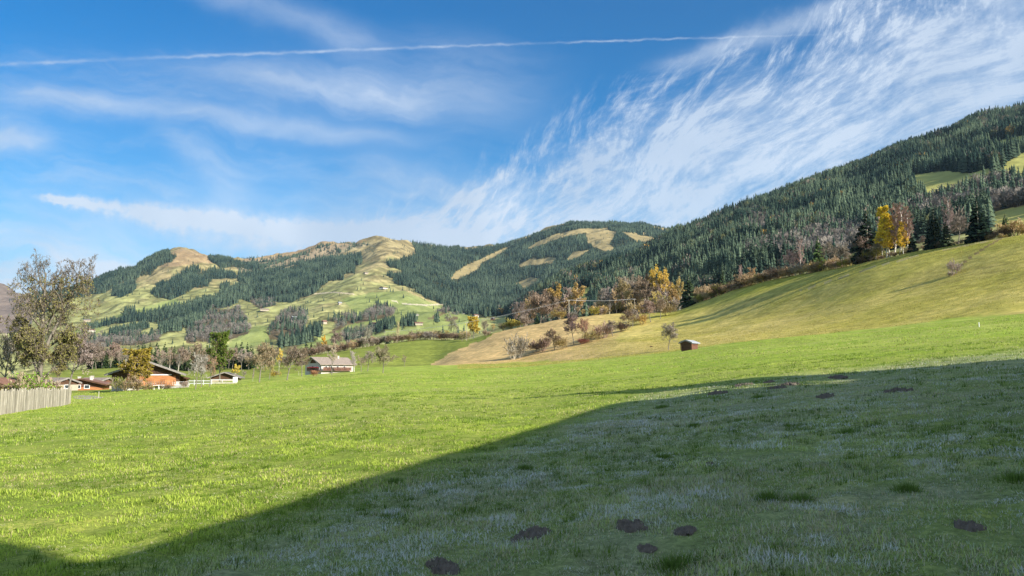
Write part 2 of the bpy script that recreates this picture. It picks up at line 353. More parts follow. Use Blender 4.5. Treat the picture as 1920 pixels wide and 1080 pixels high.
def region(px, py, r, jit=1.0, x=None, y=None, trees=False):
    """returns masks: spruce forest, sparse spruce, deciduous, clearing for points of the land"""
    if x is not None:
        jx = fbm(x / (0.02 * r + 20), y / (0.02 * r + 20), 3, 91); jy = fbm(x / (0.006 * r + 9), y / (0.006 * r + 9), 2, 92); px = px + (jx * 8 + jy * 4) * jit; py = py - (jx * 4 + jy * 2.5) * jit
    far = r > 1250
    f = np.zeros(px.shape, bool); s = f.copy(); d = f.copy(); c = f.copy()
    for g in FAR_F: f |= pip(px, py, g)
    f &= far
    for g in SPARSE_F: s |= pip(px, py, g) & far
    for g in CLEAR: c |= pip(px, py, g) & (r > 2250)
    rm = pip(px, py, [(955,600),(1010,550),(1043,524),(1090,513),(1160,499),(1230,467),(1268,444),(1333,415),(1398,388),(1500,350),(1600,318),(1680,284),(1760,258),(1840,222),(1920,200),(2200,80),(2700,-100),(2700,420),(1920,445),(1640,500),(1400,540),(1250,610),(1100,620)]) & (r > 600) & (r < 2290)
    for g in CLEAR_R: c |= pip(px, py, g) & (r > 420) & (r < 2290)
    for g in DEC_R: d |= pip(px, py, g) & rm
    for g in DEC_F: d |= pip(px, py, g) & (r > 1000)
    if trees:
        for g in CLEAR: c |= (pip(px, py - 5, g) | pip(px, py - 2.5, g)) & (r > 2250)
        for g in CLEAR_R: c |= (pip(px, py - 6, g) | pip(px, py - 12, g)) & (r > 420) & (r < 2290)
    f = (f | rm) & ~c & ~d; s &= ~f
    return f, s, d & ~c, c

# ------------------------------------------------------------------ mesh and property helpers
def new_mesh(name, V, Fc, smooth=False, attr=None, mats=(), fattr=None):
    V = np.asarray(V, np.float32); Fc = np.asarray(Fc, np.int32); me = bpy.data.meshes.new(name)
    k = Fc.shape[1]; me.vertices.add(len(V)); me.vertices.foreach_set('co', V.ravel())
    me.loops.add(Fc.size); me.loops.foreach_set('vertex_index', Fc.ravel())
    me.polygons.add(len(Fc)); me.polygons.foreach_set('loop_start', np.arange(0, Fc.size, k, dtype=np.int32))
    me.polygons.foreach_set('loop_total', np.full(len(Fc), k, np.int32))
    if smooth: me.polygons.foreach_set('use_smooth', np.ones(len(Fc), bool))
    if attr is not None:
        a = me.attributes.new('tint', 'FLOAT_COLOR', 'POINT'); c = np.ones((len(V), 4), np.float32); c[:, :3] = attr; a.data.foreach_set('color', c.ravel())
    me.update(calc_edges=True)
    for m_ in mats: me.materials.append(m_)
    return me
def tag(o, label=None, cat=None, group=None, kind=None):
    if label: o['label'] = label
    if cat: o['category'] = cat
    if group: o['group'] = group
    if kind: o['kind'] = kind
    return o
def add(name, me, parent=None):
    o = bpy.data.objects.new(name, me); C.objects.link(o)
    if parent: o.parent = parent
    return o
def empty(name, loc, rz=0.0, scale=None):
    o = bpy.data.objects.new(name, None); C.objects.link(o); o.location = loc; o.rotation_euler = (0, 0, rz); o.empty_display_size = 0.5
    if scale: o.scale = scale
    return o

def material(name, build):
    m_ = bpy.data.materials.new(name); m_.use_nodes = True; t = m_.node_tree; t.nodes.clear(); S.nt = t
    out = t.nodes.new('ShaderNodeOutputMaterial'); sh = build(t); t.links.new(sh, out.inputs['Surface']); return m_
def bsdf(t, col, rough=0.9, bump=None, bs=0.3, bd=0.05, spec=0.2, metal=0.0):
    b = t.nodes.new('ShaderNodeBsdfPrincipled'); b.inputs['Roughness'].default_value = rough
    b.inputs['Specular IOR Level'].default_value = spec; b.inputs['Metallic'].default_value = metal
    if isinstance(col, tuple): b.inputs['Base Color'].default_value = (*col[:3], 1)
    else: t.links.new(col, b.inputs['Base Color'])
    if bump is not None:
        n = t.nodes.new('ShaderNodeBump'); n.inputs['Strength'].default_value = bs; n.inputs['Distance'].default_value = bd
        t.links.new(bump.k, n.inputs['Height']); t.links.new(n.outputs[0], b.inputs['Normal'])
    return b.outputs[0]
def leafy(t, col, trans=0.3):
    d = t.nodes.new('ShaderNodeBsdfDiffuse'); tr = t.nodes.new('ShaderNodeBsdfTranslucent'); mx = t.nodes.new('ShaderNodeMixShader')
    for n in (d, tr):
        if isinstance(col, tuple): n.inputs['Color'].default_value = (*col, 1)
        else: t.links.new(col, n.inputs['Color'])
    mx.inputs[0].default_value = trans; t.links.new(d.outputs[0], mx.inputs[1]); t.links.new(tr.outputs[0], mx.inputs[2]); return mx.outputs[0]
def objco(t): return t.nodes.new('ShaderNodeTexCoord').outputs['Object']
def geopos(t): return t.nodes.new('ShaderNodeNewGeometry').outputs['Position']
def attrcol(t, n='tint'):
    a = t.nodes.new('ShaderNodeAttribute'); a.attribute_name = n; return a.outputs['Color']
def objcol(t): return t.nodes.new('ShaderNodeObjectInfo').outputs['Color']

def b_ground(t):
    pos = geopos(t); c = attrcol(t)
    sp = t.nodes.new('ShaderNodeSeparateXYZ'); t.links.new(pos, sp.inputs[0]); x, y, z = (S(sp.outputs[i]) for i in range(3))
    dist = S.m('SQRT', x * x + y * y)
    nearf = sstep(dist, 120.0, 20.0); midf = sstep(dist, 30.0, 160.0) * sstep(dist, 900.0, 420.0)
    farf = sstep(dist, 500.0, 1100.0)
    n0 = noise(pos, 16.0, 5, 0.75); n1 = noise(pos, 3.0, 6, 0.7); n2 = noise(pos, 0.35, 5, 0.6); n3 = noise(pos, 0.05, 5, 0.6); n4 = noise(pos, 0.018, 7, 0.68)
    cont = noise(vec(x * 0.02, y * 0.02, z * 1.1), 1.0, 4, 0.62)
    vnear = sstep(dist, 45.0, 8.0)
    f = (n0 - 0.5) * 2.2 * vnear + (n1 - 0.5) * 1.3 * (nearf + midf * 0.5) + (n2 - 0.5) * (nearf * 0.7 + midf * 1.5) + (n3 - 0.5) * 0.7 * midf + (n4 - 0.5) * 1.3 * farf
    cont2 = noise(vec(x * 0.035, y * 0.035, z * 3.2), 1.0, 5, 0.7)
    f = f + ((cont - 0.5) * 0.8 + (cont2 - 0.5) * 0.8) * midf * sstep(dist, 170.0, 230.0)
    k = S.m('MAXIMUM', f + 1.0, 0.35)
    kk = vec(k, k, k)
    c2 = mixc(1.0, c, kk, 'MULTIPLY')
    dry = sstep(n2 * 0.3 + n1 * 0.4 + n0 * 0.3, 0.51, 0.62) * (nearf + midf) * 0.6
    c3 = mixc(dry, c2, mixc(1.0, c2, (1.5, 1.18, 1.3), 'MULTIPLY'))
    hh = n1 * 0.5 + n2 * 0.5 + n0 * 0.4 * vnear
    return bsdf(t, c3, 0.95, hh + n4 * farf * 60.0, 0.5, 0.12, 0.05)
M = {}
M['ground'] = material('ground', b_ground)
def b_forest(t):
    c = attrcol(t); n = noise(geopos(t), 0.9, 2, 0.5); k = (n - 0.5) * 0.7 + 1.0
    return leafy(t, mixc(1.0, c, vec(k, k, k), 'MULTIPLY'), 0.12)
M['forest'] = material('forest_foliage', b_forest)
def b_leaf(t):
    c = objcol(t); n = noise(objco(t), 9.0, 3, 0.6); g = t.nodes.new('ShaderNodeNewGeometry'); r_ = S(g.outputs['Random Per Island'])
    k = (n - 0.5) * 0.5 + (r_ - 0.5) * 0.7 + 1.0
    return leafy(t, mixc(1.0, c, vec(k, k, k), 'MULTIPLY'), 0.3)
M['leaf'] = material('leaf', b_leaf)
def b_needle(t):
    c = objcol(t); n = noise(objco(t), 12.0, 3, 0.6); g = t.nodes.new('ShaderNodeNewGeometry'); r_ = S(g.outputs['Random Per Island'])
    k = (n - 0.5) * 0.6 + (r_ - 0.5) * 0.6 + 1.0
    return leafy(t, mixc(1.0, c, vec(k, k, k), 'MULTIPLY'), 0.1)
M['needle'] = material('needle', b_needle)
def b_twig(t):
    c = objcol(t); n = noise(objco(t), 14.0, 3, 0.6); k = (n - 0.5) * 0.7 + 1.0
    return bsdf(t, mixc(1.0, c, vec(k, k, k), 'MULTIPLY'), 0.9)
M['twig'] = material('twig', b_twig)
def b_bark(t):
    n = noise(objco(t), 30.0, 4, 0.6); return bsdf(t, mixc(n, (0.10, 0.085, 0.065), (0.30, 0.27, 0.22)), 0.95, n, 0.5, 0.02)
M['bark'] = material('bark', b_bark)
def b_birch(t):
    n = noise(objco(t), 26.0, 4, 0.6); return bsdf(t, mixc(sstep(n, 0.52, 0.62), (0.62, 0.58, 0.50), (0.10, 0.09, 0.08)), 0.8)
M['birch'] = material('birch_bark', b_birch)
def b_grass(t):
    c = attrcol(t); return leafy(t, c, 0.32)
M['grass'] = material('grass_blade', b_grass)
def wood(name, c1, c2, sx_=3.0, sz_=30.0, rough=0.8):
    def f(t):
        co = objco(t); mp_ = t.nodes.new('ShaderNodeMapping'); mp_.inputs['Scale'].default_value = (sx_, sx_, sz_); t.links.new(co, mp_.inputs[0])
        n = noise(mp_.outputs[0], 1.0, 5, 0.65); ri = S(t.nodes.new('ShaderNodeNewGeometry').outputs['Random Per Island']); k = ri * 0.7 + 0.6
        return bsdf(t, mixc(1.0, mixc(sstep(n, 0.3, 0.7), c1, c2), vec(k, k, k), 'MULTIPLY'), rough, n, 0.4, 0.02)
    M[name] = material(name, f)
wood('dark_wood', (0.05, 0.028, 0.018), (0.13, 0.07, 0.04), 1.0, 8.0)
wood('red_wood', (0.09, 0.045, 0.032), (0.20, 0.095, 0.062), 1.0, 8.0)
wood('orange_wood', (0.27, 0.115, 0.05), (0.50, 0.22, 0.09), 1.0, 8.0)
wood('grey_wood', (0.26, 0.23, 0.18), (0.50, 0.45, 0.37), 9.0, 1.5)
wood('weathered', (0.17, 0.155, 0.14), (0.33, 0.30, 0.27), 4.0, 4.0)
wood('pale_wood', (0.42, 0.38, 0.31), (0.62, 0.57, 0.48), 4.0, 4.0)
def plain(name, c, var=0.25, sc=2.0, rough=0.85, **kw):
    def f(t):
        n = noise(objco(t), sc, 5, 0.6); k = (n - 0.5) * var * 2 + 1.0
        return bsdf(t, mixc(1.0, c, vec(k, k, k), 'MULTIPLY'), rough, n, 0.2, 0.02, **kw)
    M[name] = material(name, f)
plain('white_plaster', (0.52, 0.48, 0.43)); plain('cream_plaster', (0.40, 0.34, 0.26))
plain('grey_paint', (0.55, 0.56, 0.57)); plain('white_paint', (0.8, 0.8, 0.78), 0.1)
plain('dark_pane', (0.04, 0.05, 0.06), 0.1, rough=0.15, spec=0.6)
plain('stone', (0.42, 0.40, 0.36), 0.5, 3.0); plain('wire_metal', (0.62, 0.62, 0.62), 0.05, rough=0.4)
plain('soil', (0.14, 0.115, 0.09), 0.9, 14.0); plain('red_cloth', (0.5, 0.05, 0.03)); plain('gravel', (0.40, 0.37, 0.32), 0.5, 6.0)
plain('flower_red', (0.45, 0.04, 0.04), 0.6, 10.0)
def tiles(name, c1, c2):
    def f(t):
        co = objco(t); sp = t.nodes.new('ShaderNodeSeparateXYZ'); t.links.new(co, sp.inputs[0])
        z_ = S(sp.outputs[2]); y_ = S(sp.outputs[1]); w = S.m('FRACT', z_ * 5.0); w2 = S.m('FRACT', y_ * 3.0)
        n = noise(co, 3.0, 5, 0.7); k = mixc(sstep(n, 0.3, 0.7), c1, c2); return bsdf(t, k, 0.8, w * 0.6 + w2 * 0.4, 0.5, 0.05)
    M[name] = material(name, f)
tiles('grey_tiles', (0.13, 0.115, 0.105), (0.30, 0.27, 0.245)); tiles('brown_tiles', (0.16, 0.08, 0.06), (0.30, 0.17, 0.12))
tiles('metal_roof', (0.26, 0.28, 0.31), (0.42, 0.44, 0.47)); tiles('russet_tiles', (0.20, 0.165, 0.14), (0.36, 0.29, 0.235))

# ------------------------------------------------------------------ ground sheet with its colours
T2 = np.broadcast_to(rr, TE.shape); 
col = np.zeros(TE.shape + (3,), np.float32)
def setc(mask, c, f=1.0):
    global col
    w = (mask * f)[..., None]; col[...] = col * (1 - w) + np.array(c, np.float32) * w
big = fbm(GX / 300, GY / 300, 4, 51); med = fbm(GX / 60, GY / 60, 4, 52); sm = fbm(GX / 6, GY / 6, 4, 53); tiny = fbm(GX / 0.9, GY / 0.9, 3, 54)
col[:] = (0.25, 0.335, 0.048)
setc(np.clip(0.5 + sm * 1.3 + tiny * 0.8, 0, 1), (0.40, 0.41, 0.11), 0.5)
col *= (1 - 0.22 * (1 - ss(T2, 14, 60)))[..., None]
R0 = np.broadcast_to(R_k[0][None, :], TE.shape); R2 = np.broadcast_to(R_k[2][None, :], TE.shape); R3 = np.broadcast_to(R_k[3][None, :], TE.shape)
# second band: between the mown meadow and the hedge line
band = ss(T2 / R0 + 0.03 * sm, 0.985, 1.02)
olive = np.clip(0.55 + med * 1.4 + sm * 0.5, 0, 1)
right = ss(PX, 1080, 1200)
c_band = (np.array((0.37, 0.335, 0.068), np.float32)[None, None] * (1 - olive[..., None]) + np.array((0.52, 0.43, 0.14), np.float32)[None, None] * olive[..., None])
green_b = np.array((0.20, 0.235, 0.045), np.float32)
upper = ss(T2 / R2, 0.80, 0.93) * (0.65 + med)
c_right = c_band * (1 - np.clip(upper, 0, 1)[..., None]) + np.array((0.32, 0.31, 0.050), np.float32) * np.clip(upper, 0, 1)[..., None]
c_b = c_right * right[..., None] + green_b * (1 - right[..., None])
tanp = pip(PX + sm * 6, PY + sm * 3, [(790,692),(860,656),(935,622),(1010,600),(1080,586),(1160,578),(1200,590),(1150,640),(1260,640),(1260,665),(1080,690),(960,700),(800,700)]) & (T2 < 800)
wt = tanp * (1 - 0.75 * ss(PX, 1040, 1230)); c_b = c_b * (1 - wt[..., None]) + np.array((0.54, 0.385, 0.165)) * wt[..., None]
col = col * (1 - band[..., None]) + c_b.astype(np.float32) * band[..., None]
# far pastures
farm = ss(T2 / R3, 0.9, 1.2)
hgt = np.clip((ZZ - 270) / 260 + med * 0.9 + big * 0.8, 0, 1)
pas = np.array((0.275, 0.275, 0.105)) * (1 - hgt[..., None]) + np.array((0.265, 0.215, 0.105)) * hgt[..., None]
vg = pip(PX, PY, [(640,560),(700,548),(760,545),(810,568),(860,583),(905,592),(900,612),(760,640),(560,660),(560,650),(680,600)]) | pip(PX, PY, [(140,620),(250,580),(330,560),(350,575),(200,610),(160,640),(130,650)]) | pip(PX, PY, [(410,655),(480,610),(505,612),(505,640),(440,660)])
mot = fbm(GX / 26, GY / 26, 3, 57); pas = pas * (1 + np.clip(mot * 0.9 + med * 0.5, -0.45, 0.5))[..., None]
scr = (fbm(GX / 38, GY / 38, 4, 58, .6) > 0.27) & (T2 > 1300); pas[scr] = pas[scr] * 0.6 + np.array((0.10, 0.085, 0.045)) * 0.4
pas[vg] = pas[vg] * 0.45 + np.array((0.20, 0.265, 0.075)) * 0.55
br = pip(PX, PY, [(-900,450),(0,500),(60,555),(60,700),(-900,800)]); pas[br & (T2 > 3000)] = (0.19, 0.15, 0.125)
hp = pip(PX, PY, [(260,500),(340,465),(440,490),(600,450),(690,450),(560,498),(450,500),(380,492),(330,500)]); pas[hp & (T2 > 3500)] = pas[hp & (T2 > 3500)] * 0.4 + np.array((0.30, 0.20, 0.115)) * 0.6
col = col * (1 - farm[..., None]) + pas.astype(np.float32) * farm[..., None]
fo, spa, dc, clr = region(PX, PY, T2, 1.0, GX, GY)
col[fo] = (0.045, 0.048, 0.022); col[dc] = (0.13, 0.10, 0.055)
col[spa] = col[spa] * 0.55 + np.array((0.20, 0.18, 0.14)) * 0.45
tn = clr & (T2 > 2250); col[tn] = (0.30, 0.24, 0.115)
tn = clr & (T2 < 2290); col[tn] = (0.42, 0.40, 0.12)
# dirt tracks on the far green hill, gravel yard, frost on the shaded turf that also pales the shade
def line_paint(pts, w, c, rmin=0, rmax=1e9):
    mk = np.zeros(PX.shape, bool)
    for (x1, y1), (x2, y2) in zip(pts[:-1], pts[1:]):
        L2 = (x2 - x1) ** 2 + (y2 - y1) ** 2; t = np.clip(((PX - x1) * (x2 - x1) + (PY - y1) * (y2 - y1)) / L2, 0, 1)
        mk |= np.hypot(PX - x1 - t * (x2 - x1), (PY - y1 - t * (y2 - y1))) < w
    mk &= (T2 > rmin) & (T2 < rmax); col[mk] = c
line_paint([(735,564),(760,570),(800,572),(835,570),(870,588)], 1.1, (0.50, 0.44, 0.32), 1300, 3500)
line_paint([(590,551),(625,548),(650,550),(665,552)], 1.0, (0.50, 0.42, 0.28), 1500, 3800)
line_paint([(560,640),(640,620),(700,608),(760,600)], 0.9, (0.16, 0.18, 0.06), 1000, 3500)
line_paint([(1890,440),(1850,462),(1820,482),(1790,508)], 1.3, (0.22, 0.15, 0.08), 170, 420)
line_paint([(1900,443),(1760,470),(1640,500),(1500,545)], 0.9, (0.38, 0.33, 0.16), 170, 420)
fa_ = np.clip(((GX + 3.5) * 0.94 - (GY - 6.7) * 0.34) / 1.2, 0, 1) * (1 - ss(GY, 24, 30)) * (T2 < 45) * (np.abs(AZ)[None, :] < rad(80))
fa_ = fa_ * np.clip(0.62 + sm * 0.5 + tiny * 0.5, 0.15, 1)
col = col * (1 - fa_[..., None] * .75) + np.array((0.30, 0.30, 0.20), np.float32) * fa_[..., None] * .75  # greyer turf inside the cast shadow: part frost, part lightening of the shade
yard = (np.hypot((PX - 160) / 28, (PY - 744.5) / 3.2) < 1 + sm * 0.4) & (T2 < 140); col[yard] = (0.36, 0.33, 0.28)
lft = np.clip(ss(PX, 60, -60) + 0, 0, 1) * (T2 < 90); 
V = np.stack([GX, GY, ZZ], -1).reshape(-1, 3)
ii = np.arange(NR - 1)[:, None] * NA; jj = np.arange(NA - 1)[None, :]
Q = np.stack([ii + jj, ii + jj + 1, ii + NA + jj + 1, ii + NA + jj], -1).reshape(-1, 4)[:, ::-1]
sol = np.array([[0, 0, float(ZZ[0].mean())]])
sys_n = NR * NA
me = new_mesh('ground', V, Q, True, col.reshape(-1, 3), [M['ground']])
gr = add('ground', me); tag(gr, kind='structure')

# ------------------------------------------------------------------ grass in front, real blades
rng = np.random.default_rng(5)
def frost_shade_amt(x, y):
    # rime inside the shadow outline; the same mask pales and warms the shade
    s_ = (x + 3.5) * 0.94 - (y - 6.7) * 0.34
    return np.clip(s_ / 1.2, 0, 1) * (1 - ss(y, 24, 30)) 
VV, FF, CC = [], [], []; base = 0
def blades(n, r1, r2, ln, w, two, spread=0.85, pal=None):
    global base
    a = rng.uniform(-rad(38) if pal is None else rad(-4), rad(38), n); r = np.sqrt(rng.uniform(r1 ** 2, r2 ** 2, n))
    x = r * np.sin(a); y = r * np.cos(a)
    cl_ = fbm(x / 0.45, y / 0.45, 3, 71); pt = fbm(x / 2.2, y / 2.2, 3, 72)
    keep = rng.random(n) < np.clip(0.95 + cl_ * 0.8, 0.35, 1); x, y, cl_, pt = x[keep], y[keep], cl_[keep], pt[keep]; n = len(x)
    z = zat(x, y) - 0.005
    L = ln * rng.uniform(0.5, 1.25, n) * (1 + cl_ * 1.6 + np.clip(pt, 0, 1) * 0.8); th = rng.uniform(0, 2 * math.pi, n)
    lean = rng.uniform(0.35, 1.75, n) * spread; ux, uy = np.cos(th), np.sin(th)
    wx, wy = -uy * w / 2, ux * w / 2
    P = np.stack([x, y, z], -1); Wv = np.stack([wx, wy, 0 * wx], -1)
    tip = P + np.stack([ux * L * np.sin(lean), uy * L * np.sin(lean), L * np.cos(lean)], -1)
    dry = rng.random(n) < np.clip(0.13 + pt * 0.5 + 0.22 * frost_shade_amt(x, y), 0.05, 0.6)  # more straw inside the cast shadow, to warm its blue tone
    g1 = np.array((0.18, 0.29, 0.033)); g2 = np.array((0.45, 0.55, 0.09)); d1 = np.array((0.58, 0.50, 0.25))
    if pal: g1, g2, d1 = (np.array(q_) for q_ in pal)
    mid_ = fbm(x / 1.1, y / 1.1, 3, 74); t = np.clip(rng.random(n) * 0.7 + 0.1 + cl_ * 1.1 + mid_ * 1.1, 0, 1)[:, None]; c = g1 * (1 - t) + g2 * t
    c = np.where(dry[:, None], d1 * rng.uniform(0.6, 1.1, (n, 1)), c)
    fr = frost_shade_amt(x, y); fz = fbm(x / 0.7, y / 0.7, 4, 81, 0.6) + 0.25 * fbm(x / 5, y / 5, 2, 82)
    # soft rime, also lightening the shade, all over the cold part, thick rime in patches
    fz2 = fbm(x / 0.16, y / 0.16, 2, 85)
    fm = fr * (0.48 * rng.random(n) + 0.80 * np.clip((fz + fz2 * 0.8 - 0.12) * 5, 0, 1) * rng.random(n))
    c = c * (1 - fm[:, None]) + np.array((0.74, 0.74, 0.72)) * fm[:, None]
    if two:
        mid = P * 0.5 + tip * 0.5 + np.array([0, 0, 1.0]) * (L * 0.12)[:, None]
        v = np.stack([P - Wv, P + Wv, mid + Wv * .8, mid - Wv * .8, tip], 1)
        f = np.stack([[0, 1, 2], [0, 2, 3], [3, 2, 4]]); k = 5
    else:
        v = np.stack([P - Wv, P + Wv, tip], 1); f = np.array([[0, 1, 2]]); k = 3
    VV.append(v.reshape(-1, 3)); CC.append(np.repeat(c, k, 0)); FF.append((f[None] + (np.arange(n) * k)[:, None, None]).reshape(-1, 3) + base); base += n * k
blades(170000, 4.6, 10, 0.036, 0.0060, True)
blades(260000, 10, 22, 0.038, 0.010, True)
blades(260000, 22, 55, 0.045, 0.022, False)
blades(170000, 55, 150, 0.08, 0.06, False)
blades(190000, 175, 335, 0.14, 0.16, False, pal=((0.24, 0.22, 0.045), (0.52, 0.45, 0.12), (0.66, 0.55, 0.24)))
def clumps(nc, r1, r2, per, cr, ln, w, c0, c1, l0, l1, frost=0.0):
    global base
    a = rng.uniform(-rad(38), rad(38), nc); r = np.sqrt(rng.uniform(r1 ** 2, r2 ** 2, nc)); X0 = r * np.sin(a); Y0 = r * np.cos(a)
    ok = fbm(X0 / 1.7, Y0 / 1.7, 3, 76) > -0.15; X0, Y0 = X0[ok], Y0[ok]; nc = len(X0); cs = cr * rng.uniform(.5, 1.6, nc)
    sd_ = np.repeat(np.arange(nc), per); n = len(sd_); rho = np.abs(rng.normal(size=n)) * cs[sd_]; th = rng.uniform(0, 6.283, n)
    x = X0[sd_] + rho * np.cos(th); y = Y0[sd_] + rho * np.sin(th); z = zat(x, y) - .004; L = ln * rng.uniform(.5, 1.3, n) * (cs[sd_] / cr) ** .4; le = rng.uniform(l0, l1, n); t2 = th + rng.normal(size=n) * .9
    P = np.stack([x, y, z], -1); tip = P + np.stack([np.cos(t2) * L * np.sin(le), np.sin(t2) * L * np.sin(le), L * np.cos(le) + .006], -1); Wv = np.stack([-np.sin(t2), np.cos(t2), 0 * t2], -1) * w / 2
    k_ = (rng.random(nc)[sd_] * .6 + rng.random(n) * .4)[:, None]; c = np.array(c0) * (1 - k_) + np.array(c1) * k_
    if frost: fm = (frost_shade_amt(x, y) * frost * rng.random(n))[:, None]; c = c * (1 - fm) + np.array((.70, .74, .74)) * fm
    VV.append(np.stack([P - Wv, P + Wv, tip], 1).reshape(-1, 3)); CC.append(np.repeat(c, 3, 0)); FF.append(np.arange(3 * n).reshape(-1, 3) + base); base += 3 * n
clumps(2600, 4.6, 16, 22, .075, .070, .0065, (.06, .11, .012), (.17, .27, .03), .1, 1.1)
clumps(3800, 16, 45, 14, .13, .085, .016, (.06, .11, .012), (.17, .27, .03), .1, 1.1)
clumps(4200, 4.6, 16, 14, .06, .055, .006, (.50, .44, .24), (.74, .68, .46), 1.1, 1.6, .8)
clumps(5200, 16, 50, 9, .12, .075, .016, (.50, .44, .24), (.74, .68, .46), 1.1, 1.6, .8)
clumps(3500, 50, 130, 8, .3, .10, .06, (.07, .12, .015), (.50, .48, .16), .3, 1.3)
g = add('grass', new_mesh('grass', np.concatenate(VV), np.concatenate(FF), False, np.concatenate(CC), [M['grass']]))
tag(g, 'short green meadow grass, rimed with frost where the shadow lies', 'grass', kind='stuff')

# ------------------------------------------------------------------ plant building blocks
def ortho(D):
    ref = np.where(np.abs(D[:, 2:3]) < 0.9, np.array([[0, 0, 1.0]]), np.array([[1.0, 0, 0]]))
    A = np.cross(D, ref); A /= np.linalg.norm(A, axis=1, keepdims=True) + 1e-9; return A, np.cross(D, A)
def tubes(P0, P1, R0_, R1_, n):
    D = P1 - P0; D = D / (np.linalg.norm(D, axis=1, keepdims=True) + 1e-9); A, B = ortho(D); N = len(P0)
    if n == 2:
        v = np.stack([P0 - A * R0_[:, None], P0 + A * R0_[:, None], P1 + A * R1_[:, None], P1 - A * R1_[:, None]], 1)
        return v.reshape(-1, 3), (np.array([[0, 1, 2, 3]])[None] + (np.arange(N) * 4)[:, None, None]).reshape(-1, 4)
    th = np.arange(n) * 2 * math.pi / n; c_, s_ = np.cos(th), np.sin(th)
    ring = A[:, None] * c_[None, :, None] + B[:, None] * s_[None, :, None]
    v = np.concatenate([P0[:, None] + ring * R0_[:, None, None], P1[:, None] + ring * R1_[:, None, None]], 1)
    f = np.array([[i, (i + 1) % n, n + (i + 1) % n, n + i] for i in range(n)])
    return v.reshape(-1, 3), (f[None] + (np.arange(N) * 2 * n)[:, None, None]).reshape(-1, 4)
def quads(P, size, rng_, flat=0.0):
    N = len(P); a = rng_.normal(size=(N, 3)); a /= np.linalg.norm(a, axis=1, keepdims=True); A, B = ortho(a)
    s_ = size * rng_.uniform(0.6, 1.3, (N, 1)); A = A * s_; B = B * s_ * 0.7
    v = np.stack([P - A, P - B * .9, P + A, P + B * .9], 1).reshape(-1, 3)
    return v, (np.array([[0, 1, 2, 3]])[None] + (np.arange(N) * 4)[:, None, None]).reshape(-1, 4)
def join(parts):
    V_, F_ = [], []; o = 0
    for v, f in parts: V_.append(v); F_.append(f + o); o += len(v)
    return np.concatenate(V_), np.concatenate(F_)

def grow(seed, trunk=0.28, spread=0.42, lev=4, up=0.25, nmain=6, fork=False, r0=0.018, kids=(6, 5, 5, 4), lens=(0.42, 0.5, 0.5, 0.55), ang=(35, 60), leader=0.55, leaders=None, dens_=1.22, st0=.36, taper=.45):
    """unit-height tree skeleton: list of (p0, p1, r0, r1, level)"""
    rg = random.Random(seed); segs = []
    def branch(p, d, L, r, lv):
        n = 5 if lv == 0 else (4 if lv < 3 else 2 if lv < 4 else 1)
        pts = [p.copy()]; dd = d.normalized(); q = p.copy(); ra = r
        for i in range(n):
            wv = 0.10 + 0.09 * lv
            dd = (dd + Vector((rg.uniform(-wv, wv), rg.uniform(-wv, wv), rg.uniform(-wv, wv) + up * (0.22 if lv else 0.3)))).normalized()
            q2 = q + dd * (L / n); rb = r * (1 - 0.75 * (i + 1) / n); segs.append((q.copy(), q2.copy(), ra, rb, lv)); ra = rb; q = q2; pts.append(q.copy())
        if lv >= lev: return
        k = int(kids[min(lv, len(kids) - 1)] * dens_ + .5)
        for j in range(k):
            t = (0.25 if lv else st0) + (0.75 if lv else 1 - st0) * (j + rg.random()) / k
            t = min(t, 0.999); i = int(t * n); pp = pts[i].lerp(pts[i + 1], t * n - i)
            base_d = (pts[i + 1] - pts[i]).normalized(); az_ = rg.uniform(0, 6.283) if lv else j * 2.4 + rg.uniform(-.4, .4)
            perp = base_d.orthogonal().normalized(); perp = Matrix.Rotation(az_, 3, base_d) @ perp
            a_ = rad(rg.uniform(*ang)); nd = base_d * math.cos(a_) + perp * math.sin(a_)
            ll = L * lens[min(lv, len(lens) - 1)] * rg.uniform(0.7, 1.2) * (1.15 - taper * t)
            branch(pp, nd, ll, r * (1 - 0.7 * t) * 0.6, lv + 1)
    if leaders is None:
        branch(Vector((0, 0, 0)), Vector((rg.uniform(-.06, .06), rg.uniform(-.06, .06), 1)), 0.8, r0, 0)
    else:
        for (p_, d_, L_, r_) in leaders: branch(Vector(p_), Vector(d_), L_, r_, 0)
    return segs
def tree_mesh(segs, wlev=2, tw=0.0048, leaf=0, lsize=0.012, seed=0, lz=(0, 1), norm=True, trunkmat='bark', leaf_lev=3):
    P0 = np.array([s_[0] for s_ in segs]); P1 = np.array([s_[1] for s_ in segs]); A0 = np.array([s_[2] for s_ in segs]); A1 = np.array([s_[3] for s_ in segs]); lv = np.array([s_[4] for s_ in segs])
    if norm:
        k = 1.0 / P1[:, 2].max(); P0, P1, A0, A1 = P0 * k, P1 * k, A0 * k, A1 * k
    t = lv < wlev; vt, ft = tubes(P0[t], P1[t], np.maximum(A0[t], tw), np.maximum(A1[t], tw * .8), 6)
    w = ~t; vw, fw = tubes(P0[w], P1[w], np.maximum(A0[w], tw) * 0.9, np.maximum(A1[w], tw * 0.7) * 0.9, 3 if w.sum() < 3000 else 2)
    mt = new_mesh('trunk', vt, ft, True, None, [M[trunkmat]]); 
    parts = [(vw, fw)]
    mc = new_mesh('crown', vw, fw, False, None, [M['twig']])
    ml = None
    if leaf:
        rg = np.random.default_rng(seed + 9); c = np.where((lv >= leaf_lev) & (P1[:, 2] >= lz[0]) & (P1[:, 2] <= lz[1]))[0]
        c = rg.choice(c, leaf); tt = rg.random((leaf, 1)); P = P0[c] * (1 - tt) + P1[c] * tt + rg.normal(size=(leaf, 3)) * lsize * 0.8
        v, f = quads(P, lsize, rg); ml = new_mesh('leaves', v, f, False, None, [M['leaf']])
    return mt, mc, ml
